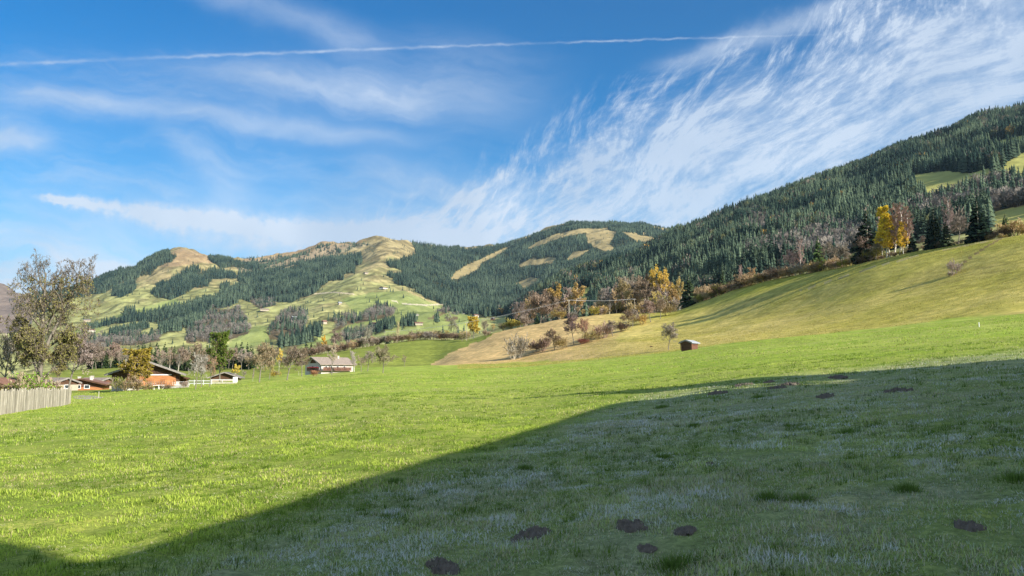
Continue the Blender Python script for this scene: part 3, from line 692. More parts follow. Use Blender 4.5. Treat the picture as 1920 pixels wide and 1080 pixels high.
def spruce_arrays(seed, tiers=22, nb=8, width=0.20, bare=0.05, droop=0.35):
    rg = np.random.default_rng(seed); parts = []
    for i in range(tiers):
        f = (i + rg.uniform(-.3, .3)) / (tiers - 1); f = min(max(f, 0), 1); z = bare + (1 - bare) * (1 - (1 - f) ** 0.9) * 0.985
        L0 = width * ((1 - f) ** 0.85 * 0.97 + 0.03) * (1 if f > .12 else 0.8 + f * 1.6)
        for j in range(nb if f < .8 else 5):
            th = rg.uniform(0, 6.283); L = L0 * rg.uniform(0.6, 1.18); c_, s_ = math.cos(th), math.sin(th)
            dz = -droop * L * rg.uniform(0.6, 1.3) * (1 - f * 1.5); w = L * 0.30 + 0.006
            p0 = np.array([0, 0, z]); tp = np.array([c_ * L, s_ * L, z + dz]); md = np.array([c_ * L * .55, s_ * L * .55, z + dz * .35 + .006])
            sd = np.array([-s_, c_, 0]) * w; dn = np.array([0, 0, -0.030 * rg.uniform(.6, 1.5) - L * .10])
            v = np.array([p0, md + sd + dn, tp, md - sd + dn, md + np.array([0, 0, .006]), tp * .8 + md * .2 + sd * .5 + dn, tp * .8 + md * .2 - sd * .5 + dn])
            fc = np.array([[0, 1, 4, 4], [0, 4, 3, 3], [1, 5, 4, 4], [4, 6, 3, 3], [4, 5, 2, 2], [4, 2, 6, 6]])
            parts.append((v, fc[:, :3]))
    v, f = join(parts); return v, f
def cone_tree(rg, tiers, s, width):
    parts = []
    for i in range(tiers):
        zt = 1 - (i / tiers) * 0.93; zb = 1 - ((i + 1.35) / tiers) * 0.95; zb = max(zb, 0.02); R = width * ((i + 1) / tiers) ** 0.8
        th = np.arange(2 * s) * math.pi / s + rg.uniform(0, 3); k = np.where(np.arange(2 * s) % 2 == 0, 1.0, 0.55) * rg.uniform(0.8, 1.15, 2 * s)
        ring = np.stack([np.cos(th) * R * k, np.sin(th) * R * k, zb + (1 - k) * 0.06 + rg.uniform(-.01, .01, 2 * s)], -1)
        v = np.vstack([[[0, 0, zt]], ring]); f = np.array([[0, 1 + j, 1 + (j + 1) % (2 * s)] for j in range(2 * s)]); parts.append((v, f))
    return join(parts)
def puff_tree(rg, n=34, w=0.30):
    d = rg.normal(size=(n, 3)); d /= np.linalg.norm(d, axis=1, keepdims=True); P = d * rg.uniform(0.45, 1.0, (n, 1)) * np.array([w, w, 0.40]) + np.array([0, 0, 0.58])
    a = rg.normal(size=(n, 3)) * 0.5 + np.array([0, 0, 1.0]) * 0.3 + d * 0.6; a /= np.linalg.norm(a, axis=1, keepdims=True); A, B = ortho(a)
    v = np.stack([P - a * .10, P + a * .13 + A * .03, P + A * .045 + B * .02, ], 1).reshape(-1, 3)
    f = (np.arange(n) * 3)[:, None] + np.array([[0, 1, 2]])
    k = 0.012; tv = np.array([[-k, -k, 0], [k, -k, 0], [0, k, 0], [0, 0, 0.6]]); tf = np.array([[0, 1, 3], [1, 2, 3], [2, 0, 3]])
    return join([(v, f), (tv, tf)])

# ------------------------------------------------------------------ forests
def scatter(n, a0, a1, r1, r2, seed, height):
    rg = np.random.default_rng(seed); a = rg.uniform(rad(a0), rad(a1), n); r = np.sqrt(rg.uniform(r1 ** 2, r2 ** 2, n))
    te = grid(TE, a, r); cm = grid(CMP, a, r); ok = te + height / r > cm - 0.0006; a, r, te = a[ok], r[ok], te[ok]
    px, py = dir2pix(a, te); x, y = r * np.sin(a), r * np.cos(a); return x, y, zat(x, y), r, px, py, rg
def merged(temps, idx, pos, h, wf, rz, tint):
    VV, FF, CC = [], [], []; o = 0
    for k, (v, f) in enumerate(temps):
        s_ = np.where(idx == k)[0]
        if len(s_) == 0: continue
        c_, sn = np.cos(rz[s_])[:, None], np.sin(rz[s_])[:, None]; X_ = v[None, :, 0] * c_ - v[None, :, 1] * sn; Y_ = v[None, :, 0] * sn + v[None, :, 1] * c_
        hw = (h[s_] * wf[s_])[:, None]; W_ = np.stack([X_ * hw + pos[s_, 0:1], Y_ * hw + pos[s_, 1:2], v[None, :, 2] * h[s_][:, None] + pos[s_, 2:3]], -1)
        VV.append(W_.reshape(-1, 3)); CC.append(np.repeat(tint[s_], len(v), 0)); FF.append((f[None] + (np.arange(len(s_)) * len(v))[:, None, None]).reshape(-1, 3) + o); o += len(s_) * len(v)
    return np.concatenate(VV), np.concatenate(FF), np.concatenate(CC)
rg0 = np.random.default_rng(3)
T_far = [cone_tree(rg0, 3, 4, 0.19) for _ in range(5)]
T_mid = [cone_tree(rg0, 6, 5, 0.20) for _ in range(6)]
P_far = [puff_tree(rg0, 26) for _ in range(4)]; P_mid = [puff_tree(rg0, 80) for _ in range(5)]
SPR = []
for i in range(6):
    v, f = spruce_arrays(100 + i, 20, 8, 0.19 + 0.02 * (i % 3)); me_ = new_mesh('crown', v, f, False, None, [M['needle']])
    z8 = np.array([[0, 0, 0.0]]), np.array([[0, 0, 0.93]]); tv, tf = tubes(z8[0], z8[1], np.array([0.016]), np.array([0.003]), 6)
    tq = np.concatenate([tf[:, [0, 1, 2]], tf[:, [0, 2, 3]]]); vj, fj = join([(v, f), (tv, tq)])
    SPR.append((new_mesh('trunk', tv, tf, True, None, [M['bark']]), me_, v, f, new_mesh('spruce', vj, fj, False, None, [M['needle']])))
def spruce_tint(n, rg, t=None):
    t = (rg.random(n) if t is None else t)[:, None]; c = np.array((0.022, 0.042, 0.034)) * (1 - t) + np.array((0.105, 0.145, 0.090)) * t
    return c * rg.uniform(0.8, 1.2, (n, 1))
def dec_tint(n, rg):
    t = rg.random((n, 1)); c = np.array((0.18, 0.155, 0.14)) * (1 - t) + np.array((0.30, 0.27, 0.225)) * t
    return c
# right mountain
x, y, z, r, px, py, rg = scatter(84000, -2, 38, 600, 2290, 11, 20)
fo, spa, dc, clr = region(px, py, r, 1.0, x, y, True)
dens = fbm(x / 70, y / 70, 3, 61); keep = fo & (rg.random(len(x)) < np.clip(0.80 + dens * 1.5, 0.08, 1))
idx = np.where(keep)[0]; n = len(idx); h = rg.uniform(12, 23, n) * (1 + 0.6 * dens[idx]); deci = rg.random(n) < np.clip(np.where(py[idx] > 430, 0.05, 0.01) + fbm(x[idx] / 70, y[idx] / 70, 3, 66) * 0.25, 0.006, .6)
sp_i = idx[~deci]; hs_ = h[~deci]; order = np.argsort(-hs_ / r[sp_i]); top = order[:300]; rest = order[300:]
def one_tree(kind, me_list, loc, hh, wf, rz, colr, label, cat='tree', group=None, trunkcol=None):
    """single tree: Empty > trunk, crown (and leaves)"""
    o = empty(kind, loc, rz, (hh * wf, hh * wf, hh)); tag(o, label, cat, group)
    for nm, me_, cc in me_list:
        if me_ is None: continue
        c_ = add(nm, me_, o); c_.color = (*cc, 1)
    return o
for q_ in top:
    i = sp_i[q_]; k = int(rg.integers(0, 6)); o = add('spruce', SPR[k][4]); o.location = (x[i], y[i], z[i] - 0.4); hh = hs_[q_]
    o.scale = (hh * 1.0, hh * 1.0, hh); o.rotation_euler = (0, 0, rg.uniform(0, 6.28)); o.color = (*spruce_tint(1, rg)[0], 1)
    tag(o, 'dark green spruce at the lower edge of the dense forest on the right mountainside', 'tree', 'spruces along the lower edge of the right mountain forest')
s_i = sp_i[rest]; n = len(s_i); tt = np.clip(0.38 + fbm(x[s_i] / 90, y[s_i] / 90, 3, 64) * 1.5 + rg.normal(size=n) * 0.28, 0, 1.25)
V_, F_, C_ = merged(T_mid, rg.integers(0, 6, n), np.stack([x[s_i], y[s_i], z[s_i] - .5], -1), hs_[rest], rg.uniform(0.8, 1.2, n), rg.uniform(0, 6.28, n), spruce_tint(n, rg, tt))
o = add('spruce_forest', new_mesh('spruce_forest', V_, F_, False, C_, [M['forest']])); tag(o, 'dense dark spruce forest covering the right mountainside', 'forest', kind='stuff')
dq = idx[deci]; n2 = len(dq); tt2 = rg.random((n2, 1)); tc2 = np.where(tt2 < .05, np.array([[0.55, 0.33, 0.08]]), np.where(tt2 < .5, np.array([[0.16, 0.17, 0.08]]), np.array([[0.25, 0.205, 0.165]])))
V_, F_, C_ = merged(P_mid, rg.integers(0, len(P_mid), n2), np.stack([x[dq], y[dq], z[dq] - .5], -1), h[deci] * .95, rg.uniform(.9, 1.3, n2), rg.uniform(0, 6.28, n2), tc2)
o = add('broadleaf_forest', new_mesh('broadleaf_forest', V_, F_, False, C_, [M['forest']])); tag(o, 'single bare, olive and golden broadleaf trees sprinkled through the right mountain forest', 'forest', kind='stuff')
print('right forest', n)
# far mountains
x2, y2, z2, r2, px2, py2, rg = scatter(190000, -36, 22, 1250, 5300, 12, 20)
fo2, spa2, dc2, clr2 = region(px2, py2, r2, 1.0, x2, y2, True); fo2 &= ~((r2 < 2290) & (px2 > 1000)); dc2 &= fbm(x2 / 60, y2 / 60, 3, 99) > -0.22
dens = fbm(x2 / 90, y2 / 90, 3, 62)
lone = (rg.random(len(x2)) < np.where(fbm(x2 / 50, y2 / 50, 3, 58) > 0.30, 0.035, 0.002)) & (px2 < 1300) & (r2 < 4600)
keep = (fo2 & (rg.random(len(x2)) < np.clip(0.80 + dens * 0.9, 0.1, 1))) | (spa2 & (rg.random(len(x2)) < 0.22)) | lone
i2 = np.where(keep)[0]; n = len(i2); tt = np.clip(0.35 + dens[i2] * 0.7 + rg.normal(size=n) * 0.2, 0, 1)
V_, F_, C_ = merged(T_far, rg.integers(0, 5, n), np.stack([x2[i2], y2[i2], z2[i2] - .5], -1), rg.uniform(15, 27, n) * np.where(lone[i2], 0.6, 1), rg.uniform(0.9, 1.3, n), rg.uniform(0, 6.28, n), spruce_tint(n, rg, tt))
o = add('spruce_forest', new_mesh('spruce_forest', V_, F_, False, C_, [M['forest']])); tag(o, 'spruce woods and belts spread over the distant mountains', 'forest', kind='stuff')
print('far forest', n)
# deciduous woodland, near 300 single, rest one mass
xd = np.concatenate([x[dc | (keep_ := False)] if False else x[dc], x2[dc2]]); yd = np.concatenate([y[dc], y2[dc2]]); zd = np.concatenate([z[dc], z2[dc2]]); rd = np.concatenate([r[dc], r2[dc2]])
nd_ = len(xd); sel = rg.random(nd_) < np.where(rd < 1300, 0.42, 0.55); xd, yd, zd, rd = xd[sel], yd[sel], zd[sel], rd[sel]
hd = rg.uniform(9, 16, len(xd)); isp = rg.random(len(xd)) < np.clip(0.30 + 0.9 * fbm(xd / 80, yd / 80, 3, 98), .03, .9)
od = np.argsort(-hd / rd * np.where(isp, 0, 1))
BT = []
def mk(segs, **kw):
    return tree_mesh(segs, **kw)
BT.append(mk(grow(1, ang=(30, 55)), seed=1)); BT.append(mk(grow(2, ang=(35, 65), kids=(7, 5, 5, 4)), seed=2)); BT.append(mk(grow(3, ang=(25, 45), up=.35, kids=(9, 5, 5, 3), lens=(0.34, .5, .5, .5)), seed=3))
BT.append(mk(grow(4, ang=(40, 70), kids=(8, 6, 5, 4), lens=(0.46, .5, .5, .5)), seed=4))
CR_FAR = []
for i in range(4):
    v, f = puff_tree(np.random.default_rng(40 + i), 420, 0.33); CR_FAR.append(new_mesh('crown', v, f, False, None, [M['twig']]))
for q_ in od[:300]:
    k = int(rg.integers(0, 4)); o = add('bare_tree', CR_FAR[k]); o.location = (xd[q_], yd[q_], zd[q_] - .3); hh = hd[q_] * 1.05
    o.scale = (hh * 1.1, hh * 1.1, hh); o.rotation_euler = (0, 0, rg.uniform(0, 6.28)); o.color = (*dec_tint(1, rg)[0], 1)
    tag(o, 'leafless grey brown tree in the broadleaf wood below the dark spruces of the right mountain', 'tree', 'leafless trees below the right mountain forest')
ro = od[300:]; n = len(ro)
for nm, msk, tm, tf_, lb in (('broadleaf_wood', ~isp[ro], P_mid, dec_tint, 'leafless grey brown broadleaf woods between the far pastures'), ('spruce_wood', isp[ro], T_mid, spruce_tint, 'dark spruces mixed into the bare broadleaf woods')):
    s_ = ro[msk]; n = len(s_)
    V_, F_, C_ = merged(tm, rg.integers(0, len(tm), n), np.stack([xd[s_], yd[s_], zd[s_] - .4], -1), hd[s_] * (1.1 if nm == 'broadleaf_wood' else 1.4), rg.uniform(0.9, 1.4, n), rg.uniform(0, 6.28, n), tf_(n, rg))
    o = add(nm, new_mesh(nm, V_, F_, False, C_, [M['forest']])); tag(o, lb, 'woodland', kind='stuff')
print('dec', len(ro))

# ------------------------------------------------------------------ box and slab modelling for buildings, fences, poles
class PB:
    """collects simple solids of one part into one mesh"""
    def __init__(s): s.v = []; s.f = []
    def poly(s, pts, faces):
        o = len(s.v); s.v += [tuple(p_) for p_ in pts]; s.f += [tuple(i + o for i in f) for f in faces]; return s
    def box(s, x0, x1, y0, y1, z0, z1):
        return s.poly([(x0,y0,z0),(x1,y0,z0),(x1,y1,z0),(x0,y1,z0),(x0,y0,z1),(x1,y0,z1),(x1,y1,z1),(x0,y1,z1)],
                      [(0,3,2,1),(4,5,6,7),(0,1,5,4),(1,2,6,5),(2,3,7,6),(3,0,4,7)])
    def prism(s, prof, y0, y1):
        n = len(prof); return s.poly([(x_, y0, z_) for x_, z_ in prof] + [(x_, y1, z_) for x_, z_ in prof],
            [tuple(range(n)), tuple(range(2 * n - 1, n - 1, -1))] + [(i, i + n, (i + 1) % n + n, (i + 1) % n) for i in range(n)])
    def bar(s, a, b, r_, n=6):
        a = np.array([a], float); b = np.array([b], float); v, f = tubes(a, b, np.array([r_]), np.array([r_]), n); o = len(s.v)
        s.v += [tuple(q_) for q_ in v]; s.f += [tuple(int(i) + o for i in q_) for q_ in f]; return s
    def build(s, name, mat, parent=None):
        me_ = bpy.data.meshes.new(name); me_.from_pydata(s.v, [], s.f); me_.materials.append(M[mat]); me_.update()
        return add(name, me_, parent)
def chalet(name, label, loc, rz, w=9.0, d=12.0, h1=2.4, h2=4.6, rise=1.9, over=1.1, m1='white_plaster', m2='dark_wood', roof='grey_tiles', cat='house',
           front=(), side=(), balcony=None, chimneys=((0.1, 0.5),), side_balcony=False, door=True, back=False, group=None):
    """gable end towards -y, ridge along y; lower wall h1, timber above to h2"""
    o = empty(name, loc, rz); tag(o, label, cat, group); W2, D2 = w / 2, d / 2
    PB().box(-W2, W2, -D2, D2, -1.2, h1).build('wall', m1, o)
    PB().prism([(-W2 - .04, h1), (W2 + .04, h1), (W2 + .04, h2), (0, h2 + rise), (-W2 - .04, h2)], -D2 - .04, D2 + .04).build('upper_wall', m2, o)
    th = 0.18; sl = rise / W2; ex = over * 0.8; rp = PB()
    xo = W2 + ex; zo = h2 - ex * sl
    rp.prism([(-xo, zo + .03), (0, h2 + rise + .03), (0, h2 + rise + .03 + th), (-xo, zo + .03 + th)], -D2 - over, D2 + over)
    rp.prism([(0.003, h2 + rise + .03), (xo, zo + .03), (xo, zo + .03 + th), (0.003, h2 + rise + .03 + th)], -D2 - over, D2 + over)
    ro_ = rp.build('roof', roof, o)
    for cx, cy in chimneys:
        zc = h2 + rise - abs(cx * W2) * sl
        ch = PB().box(cx * W2 - .25, cx * W2 + .25, cy * D2 - .25, cy * D2 + .25, zc - .3, zc + .75).box(cx * W2 - .32, cx * W2 + .32, cy * D2 - .32, cy * D2 + .32, zc + .75, zc + .85).build('chimney', 'white_plaster', ro_)
    bb = PB()   # barge boards
    for yy in (-D2 - over - .06,):
        bb.prism([(-xo, zo - .05), (0, h2 + rise - .05), (0, h2 + rise + .24), (-xo, zo + .24)], yy, yy + .055)
        bb.prism([(0.003, h2 + rise - .05), (xo, zo - .05), (xo, zo + .24), (0.003, h2 + rise + .24)], yy, yy + .055)
    bb.build('barge_board', 'weathered' if roof != 'brown_tiles' else 'dark_wood', o)
    def win(cx, cz, ww, hh, face):
        fr = PB(); pn = PB(); t_ = .09
        if face == 'f':
            y_ = -D2 - .045
            for a_, b_, c_, e_ in ((cx - ww/2 - t_, cx - ww/2, cz - hh/2, cz + hh/2), (cx + ww/2, cx + ww/2 + t_, cz - hh/2, cz + hh/2), (cx - ww/2 - t_, cx + ww/2 + t_, cz + hh/2, cz + hh/2 + t_), (cx - ww/2 - t_, cx + ww/2 + t_, cz - hh/2 - t_, cz - hh/2)):
                fr.box(a_, b_, y_ - .06, y_, c_, e_)
            pn.box(cx - ww/2, cx + ww/2, y_ - .02, y_ - .003, cz - hh/2, cz + hh/2)
        else:
            x_ = W2 + .045
            for a_, b_, c_, e_ in ((cx - ww/2 - t_, cx - ww/2, cz - hh/2, cz + hh/2), (cx + ww/2, cx + ww/2 + t_, cz - hh/2, cz + hh/2), (cx - ww/2 - t_, cx + ww/2 + t_, cz + hh/2, cz + hh/2 + t_), (cx - ww/2 - t_, cx + ww/2 + t_, cz - hh/2 - t_, cz - hh/2)):
                fr.box(x_, x_ + .06, a_, b_, c_, e_)
            pn.box(x_ + .003, x_ + .02, cx - ww/2, cx + ww/2, cz - hh/2, cz + hh/2)
        f_ = fr.build('window', 'white_paint', o); pn.build('pane', 'dark_pane', f_)
    for a_ in front: win(*a_, 'f')
    for a_ in side: win(*a_, 's')
    if door: PB().box(-W2 * .1 - .5, -W2 * .1 + .5, -D2 - .09, -D2 - .045, 0, 2.0).build('door', 'dark_wood', o)
    if balcony:
        x0, x1, zb, mt = balcony; b_ = PB().box(x0, x1, -D2 - 1.0, -D2 - .05, zb - .12, zb)
        b_.box(x0, x1, -D2 - 1.0, -D2 - .94, zb + .82, zb + .92)
        nx = int((x1 - x0) / .22)
        for i in range(nx + 1): xx = x0 + (x1 - x0) * i / nx; b_.box(xx - .08, xx + .08, -D2 - .985, -D2 - .955, zb + .04, zb + .82)
        b_.build('balcony', mt, o)
    if side_balcony:
        zb, mt = side_balcony; b_ = PB().box(W2 + .05, W2 + .95, -D2, D2 * .8, zb - .12, zb).box(W2 + .89, W2 + .95, -D2, D2 * .8, zb + .8, zb + .9)
        for i in range(int(d * .9 / .22)): yy = -D2 + i * .22; b_.box(W2 + .9, W2 + .94, yy, yy + .17, zb + .05, zb + .8)
        b_.build('side_balcony', mt, o)
    return o

# the farmhouse and the spruce outside the picture whose shadows lie on the turf
def lift(pt, dist):
    g_ = Vector((pt[0], pt[1], float(zat(pt[0], pt[1])))); return g_ + Vector((SUNV.x, SUNV.y, SUNV.z)) * (dist / math.hypot(SUNV.x, SUNV.y))
e1 = lift((3.6, 25.0), 20.5)
def lift_to(pt, z_):
    g_ = Vector((pt[0], pt[1], float(zat(pt[0], pt[1])))); return g_ + SUNV * ((z_ - g_.z) / SUNV.z)
e0 = lift_to((-3.55, 6.9), e1.z)
dirr = (e1 - e0).xy.normalized(); far_end = e1.xy; near_end = far_end - dirr * 32
cxy = (far_end + near_end) / 2; rzh = math.atan2(-dirr.x, dirr.y)
gz = float(zat(cxy.x, cxy.y)); ridge_z = e1.z; hh_ = ridge_z - gz
farm = chalet('farmhouse', 'long white farmhouse with a wide timber gable standing just right of the viewpoint', (cxy.x, cxy.y, gz), rzh, w=10, d=29, h1=hh_ * .35, h2=hh_ * .72, rise=hh_ * .28 - .2, over=1.4, chimneys=(), door=True,
       front=((-3, 1.4, 1, 1), (3, 1.4, 1, 1)), side=((-8, 1.4, 1, 1), (0, 1.4, 1, 1), (8, 1.4, 1, 1)))
pc = lift((-4.6, 6.3), 20.5)
cs = PB().box(-.9, .9, -1.2, .9, -1.2, 1.3).build('chimney', 'white_plaster', [c for c in farm.children if c.name.startswith('roof')][0])  # unseen stack, added and sized to throw the lower left shade
cs.location = (0, 0, 0)
loc_ = Matrix.Rotation(-rzh, 3, 'Z') @ (e0 - Vector((cxy.x, cxy.y, gz))); cs.location = (0, loc_.y - 1.2, hh_)

# ------------------------------------------------------------------ named trees and shrubs
LT = {}   # leafy / special templates
LT['leafy'] = tree_mesh(grow(21, ang=(35, 60), kids=(8, 6, 5, 4)), leaf=5200, lsize=0.014, seed=1, leaf_lev=2)
LT['sparse'] = tree_mesh(grow(22, ang=(35, 60), kids=(7, 5, 5, 4)), leaf=1100, lsize=0.014, seed=2)
LT['column'] = tree_mesh(grow(23, ang=(25, 50), up=.40, kids=(26, 6, 5, 3), lens=(0.27, .5, .5, .5), r0=.012, st0=.12, taper=.75), leaf=9000, lsize=0.013, seed=3, wlev=1, trunkmat='birch', leaf_lev=1)
LT['birch'] = tree_mesh(grow(24, ang=(22, 42), up=.45, kids=(20, 8, 6, 4), lens=(0.36, .5, .5, .5), r0=.012, st0=.16, taper=.8), tw=.0030, seed=4, wlev=1, trunkmat='birch')
LT['poplar'] = tree_mesh(grow(25, ang=(20, 35), up=.5, kids=(18, 6, 4, 3), lens=(0.26, .45, .5, .5), r0=.013, st0=.15), seed=5, wlev=1, trunkmat='birch')
LT['topyellow'] = tree_mesh(grow(26, st0=.3, ang=(25, 45), up=.35, kids=(8, 6, 5, 4), lens=(0.36, .5, .5, .5), r0=.012), leaf=2600, lsize=0.016, seed=6, wlev=2, trunkmat='birch', lz=(.5, 1), leaf_lev=2)
LT['round'] = tree_mesh(grow(27, dens_=1.5, ang=(35, 62), kids=(9, 7, 6, 4), lens=(0.48, .5, .5, .5)), tw=.0050, seed=7)
LT['fine'] = tree_mesh(grow(28, dens_=1.35, ang=(32, 55), kids=(8, 7, 6, 5), lens=(0.44, .5, .5, .5)), tw=.0046, seed=8)
LT['dense'] = tree_mesh(grow(29, st0=.2, ang=(35, 65), up=.3, kids=(14, 7, 5, 4), lens=(0.36, .5, .5, .5)), leaf=7000, lsize=0.018, seed=9, leaf_lev=1)
def bush_mesh(seed, stems=16, leaf=0, spread=.75, lsize=.03, tw=.008):
    rg_ = random.Random(seed); sg = []
    for i in range(stems):
        a_ = rg_.uniform(0, 6.283); t_ = rg_.uniform(.05, spread); p_ = (math.cos(a_) * .12, math.sin(a_) * .12, -.03)
        sg += grow(seed * 31 + i, lev=2, kids=(7, 6), lens=(.5, .5), ang=(25, 60), up=.1, leaders=[(p_, (math.cos(a_) * t_, math.sin(a_) * t_, 1), rg_.uniform(.6, 1.0), .012)])
    P0 = np.array([s_[0] for s_ in sg]); P1 = np.array([s_[1] for s_ in sg]); A0 = np.array([s_[2] for s_ in sg]); A1 = np.array([s_[3] for s_ in sg])
    k_ = 1 / P1[:, 2].max(); P0 *= k_; P1 *= k_
    v, f = tubes(P0, P1, np.maximum(A0, tw), np.maximum(A1, tw), 2); st = new_mesh('stems', v, f, False, None, [M['twig']]); ml = None
    if leaf:
        rq = np.random.default_rng(seed); c = rq.integers(len(P0) // 3, len(P0), leaf); P = P1[c] + rq.normal(size=(leaf, 3)) * .03
        v, f = quads(P, lsize, rq); ml = new_mesh('leaves', v, f, False, None, [M['leaf']])
    return st, None, ml
BU = [bush_mesh(50 + i, 15 + i * 3) for i in range(3)] + [bush_mesh(60 + i, 14, 900, .9) for i in range(3)]
rs = random.Random(17)
BROWN = (0.36, 0.27, 0.19); GREYB = (0.34, 0.29, 0.24); PINK = (0.36, 0.275, 0.22); TAN = (0.46, 0.34, 0.19); DARKB = (0.20, 0.14, 0.10)
GOLD = (0.80, 0.47, 0.05); YEL = (0.72, 0.55, 0.10); OLIVE = (0.30, 0.28, 0.07); GREEN = (0.16, 0.22, 0.05); RUST = (0.38, 0.21, 0.11); RED = (0.50, 0.10, 0.06)
def col3(c, v=.12):
    k_ = rs.uniform(1 - v, 1 + v); return tuple(min(1, q_ * k_ * rs.uniform(.95, 1.05)) for q_ in c)
RC = lambda px: float(np.interp(px, [1310, 1400, 1500, 1640, 1760, 1920, 2150], [390, 370, 350, 333, 312, 290, 280]))
def plant(kind, px, yb, yt, style, colr, label, leafc=None, wf=1.0, r=None, cat='tree', group=None, sink=.15):
    """style: key of LT, 'b0'..'b3' bare, 'bush0'..'bush5', 'spr0'..'spr5'"""
    if r and 1120 < px < 1640 and 300 < r < 600: r *= float(np.interp(px, [1120, 1160, 1250, 1310, 1400, 1500, 1640], [1.02, 1.055, 1.125, 1.12, 1.108, 1.074, 1.0]))
    g_ = ground_r(px, r) if r else ground(px, yb)
    dist = g_.xy.length; te_ = (g_.z - CAMZ) / dist; _, tt_ = pix2dir(px, yt); hgt_ = max((tt_ - te_) * dist, .5) * (1.22 if 955 < px < 1260 and not style.startswith('spr') else 1.0); rz_ = rs.uniform(0, 6.283)
    g_.z -= sink
    if style.startswith('spr'):
        a_ = SPR[int(style[3])]; lst = [('trunk', a_[0], (1, 1, 1)), ('crown', a_[1], col3(colr))]
    elif style.startswith('bush'):
        a_ = BU[int(style[4])]; lst = [('stems', a_[0], col3(colr)), ('leaves', a_[2], col3(leafc or colr))]
    else:
        a_ = BT[int(style[1])] if style[0] == 'b' and style[1:].isdigit() else LT[style]
        lst = [('trunk', a_[0], (1, 1, 1)), ('crown', a_[1], col3(colr)), ('leaves', a_[2], col3(leafc or colr))]
    return one_tree(kind, lst, g_, hgt_, wf, rz_, None, label, cat, group)
# large half-bare tree behind the paling fence
bt = grow(5, lev=5, dens_=1.0, kids=(16, 8, 6, 4, 3), lens=(.36, .5, .5, .5, .6), ang=(40, 80), up=.15, leaders=[((0, 0, 0), (-.14, .02, 1), .98, .030), ((0.0, 0, .34), (.42, .1, 1), .70, .018), ((0, 0, .16), (-.75, .1, .8), .36, .012), ((0, 0, .14), (.85, -.1, .7), .34, .012), ((0, 0, .30), (.9, .1, .6), .32, .010), ((0, 0, .32), (-.9, -.2, .6), .30, .010), ((0, 0, .18), (.1, -.9, .6), .40, .012)])
LT['big'] = tree_mesh(bt, leaf=15000, lsize=0.0058, seed=12, lz=(0.0, .80), tw=.0019, wlev=2, leaf_lev=3)
g_ = ground(84, 745); gd = g_.xy.length
plant('broadleaf_tree', 84, 745, 455, 'big', (0.19, .165, .12), 'huge gnarled half bare tree with two reaching tops behind the paling fence', (0.27, 0.265, 0.09), .8, r=100, sink=.3).rotation_euler.z = 0.1
plant('broadleaf_tree', 12, 745, 615, 'fine', GREYB, 'bare grey brown tree at the left edge behind the paling fence', OLIVE, .9, r=108)
plant('broadleaf_tree', 136, 735, 610, 'round', GREYB, 'bare grey tree just right of the huge gnarled tree', None, 1.0, r=150)
plant('broadleaf_tree', -40, 745, 590, 'sparse', BROWN, 'thin tree with few olive leaves left of the bare grey brown tree', OLIVE, .8, r=112)
plant('bush', 68, 745, 690, 'bush3', BROWN, 'bright green leafy shrub at the foot of the huge gnarled tree', (0.22, 0.36, 0.04), 1.0, r=92, cat='shrub')
plant('bush', 100, 742, 700, 'bush4', BROWN, 'olive leafy shrub between the huge gnarled tree and the end of the fence', OLIVE, 1.2, r=95, cat='shrub')
plant('bush', 38, 745, 708, 'bush5', BROWN, 'olive shrub behind the middle of the paling fence', OLIVE, 1.3, r=94, cat='shrub')
# orchard and garden trees
plant('broadleaf_tree', 266, 729, 650, 'dense', BROWN, 'golden green leafy tree in front of the big orange and white chalet', (0.34, 0.27, 0.045), 1.15, r=127)
plant('bush', 232, 730, 702, 'bush3', BROWN, 'yellow green leafy shrub at the left corner of the big chalet', (0.30, 0.36, 0.05), .9, r=124, cat='shrub')
plant('bush', 258, 731, 700, 'bush4', BROWN, 'brown leafy shrub under the golden green tree', (0.28, 0.22, .09), 1.1, r=122, cat='shrub')
plant('bush', 213, 727, 711, 'bush5', BROWN, 'small round russet shrub between the two left chalets', (0.34, 0.26, 0.10), 1.0, cat='shrub')
plant('bush', 286, 730, 713, 'bush4', BROWN, 'olive brown shrub under the orange balcony of the big chalet', OLIVE, 1.2, r=124, cat='shrub')
plant('bush', 318, 729, 716, 'bush1', BROWN, 'low brown shrub at the right corner of the big chalet', None, 1.4, r=126, cat='shrub')
plant('bush', 345, 727, 712, 'bush0', PINK, 'low bare pinkish shrub beside the pale forked tree', None, 1.2, cat='shrub')
plant('broadleaf_tree', 366, 730, 657, 'b3', (0.40, .36, .30), 'pale forked bare tree in front of the white rail fence', None, .95)
plant('broadleaf_tree', 378, 726, 660, 'fine', GREYB, 'slender bare grey tree just behind the pale forked one', None, .8)
plant('broadleaf_tree', 393, 725, 664, 'sparse', BROWN, 'narrow tree with russet leaves left of the tall green tree', RUST, .7)
plant('broadleaf_tree', 412, 716, 619, 'dense', DARKB, 'tall dense green tree beside the small dark hut', (0.11, 0.17, 0.028), .72)
plant('broadleaf_tree', 440, 714, 681, 'topyellow', GREYB, 'small bare tree with a few yellow leaves before the small dark hut', YEL, 1.1)
plant('broadleaf_tree', 474, 715, 688, 'poplar', GREYB, 'thin young pale tree left of the big brown orchard tree', None, .6)
plant('broadleaf_tree', 486, 717, 638, 'round', (0.38, .29, .18), 'big round brown bare orchard tree on the meadow edge', None, 1.05)
plant('broadleaf_tree', 505, 711, 672, 'sparse', TAN, 'small yellow green tree between two bare orchard trees', (0.42, .38, .08), .9)
plant('bush', 515, 707, 690, 'bush4', BROWN, 'bright yellow shrub on the meadow edge below the orchard trees', (0.68, .52, .05), 1.2, cat='shrub')
plant('broadleaf_tree', 523, 700, 652, 'topyellow', TAN, 'slim tree with yellow top behind the pinkish orchard tree', YEL, .5)
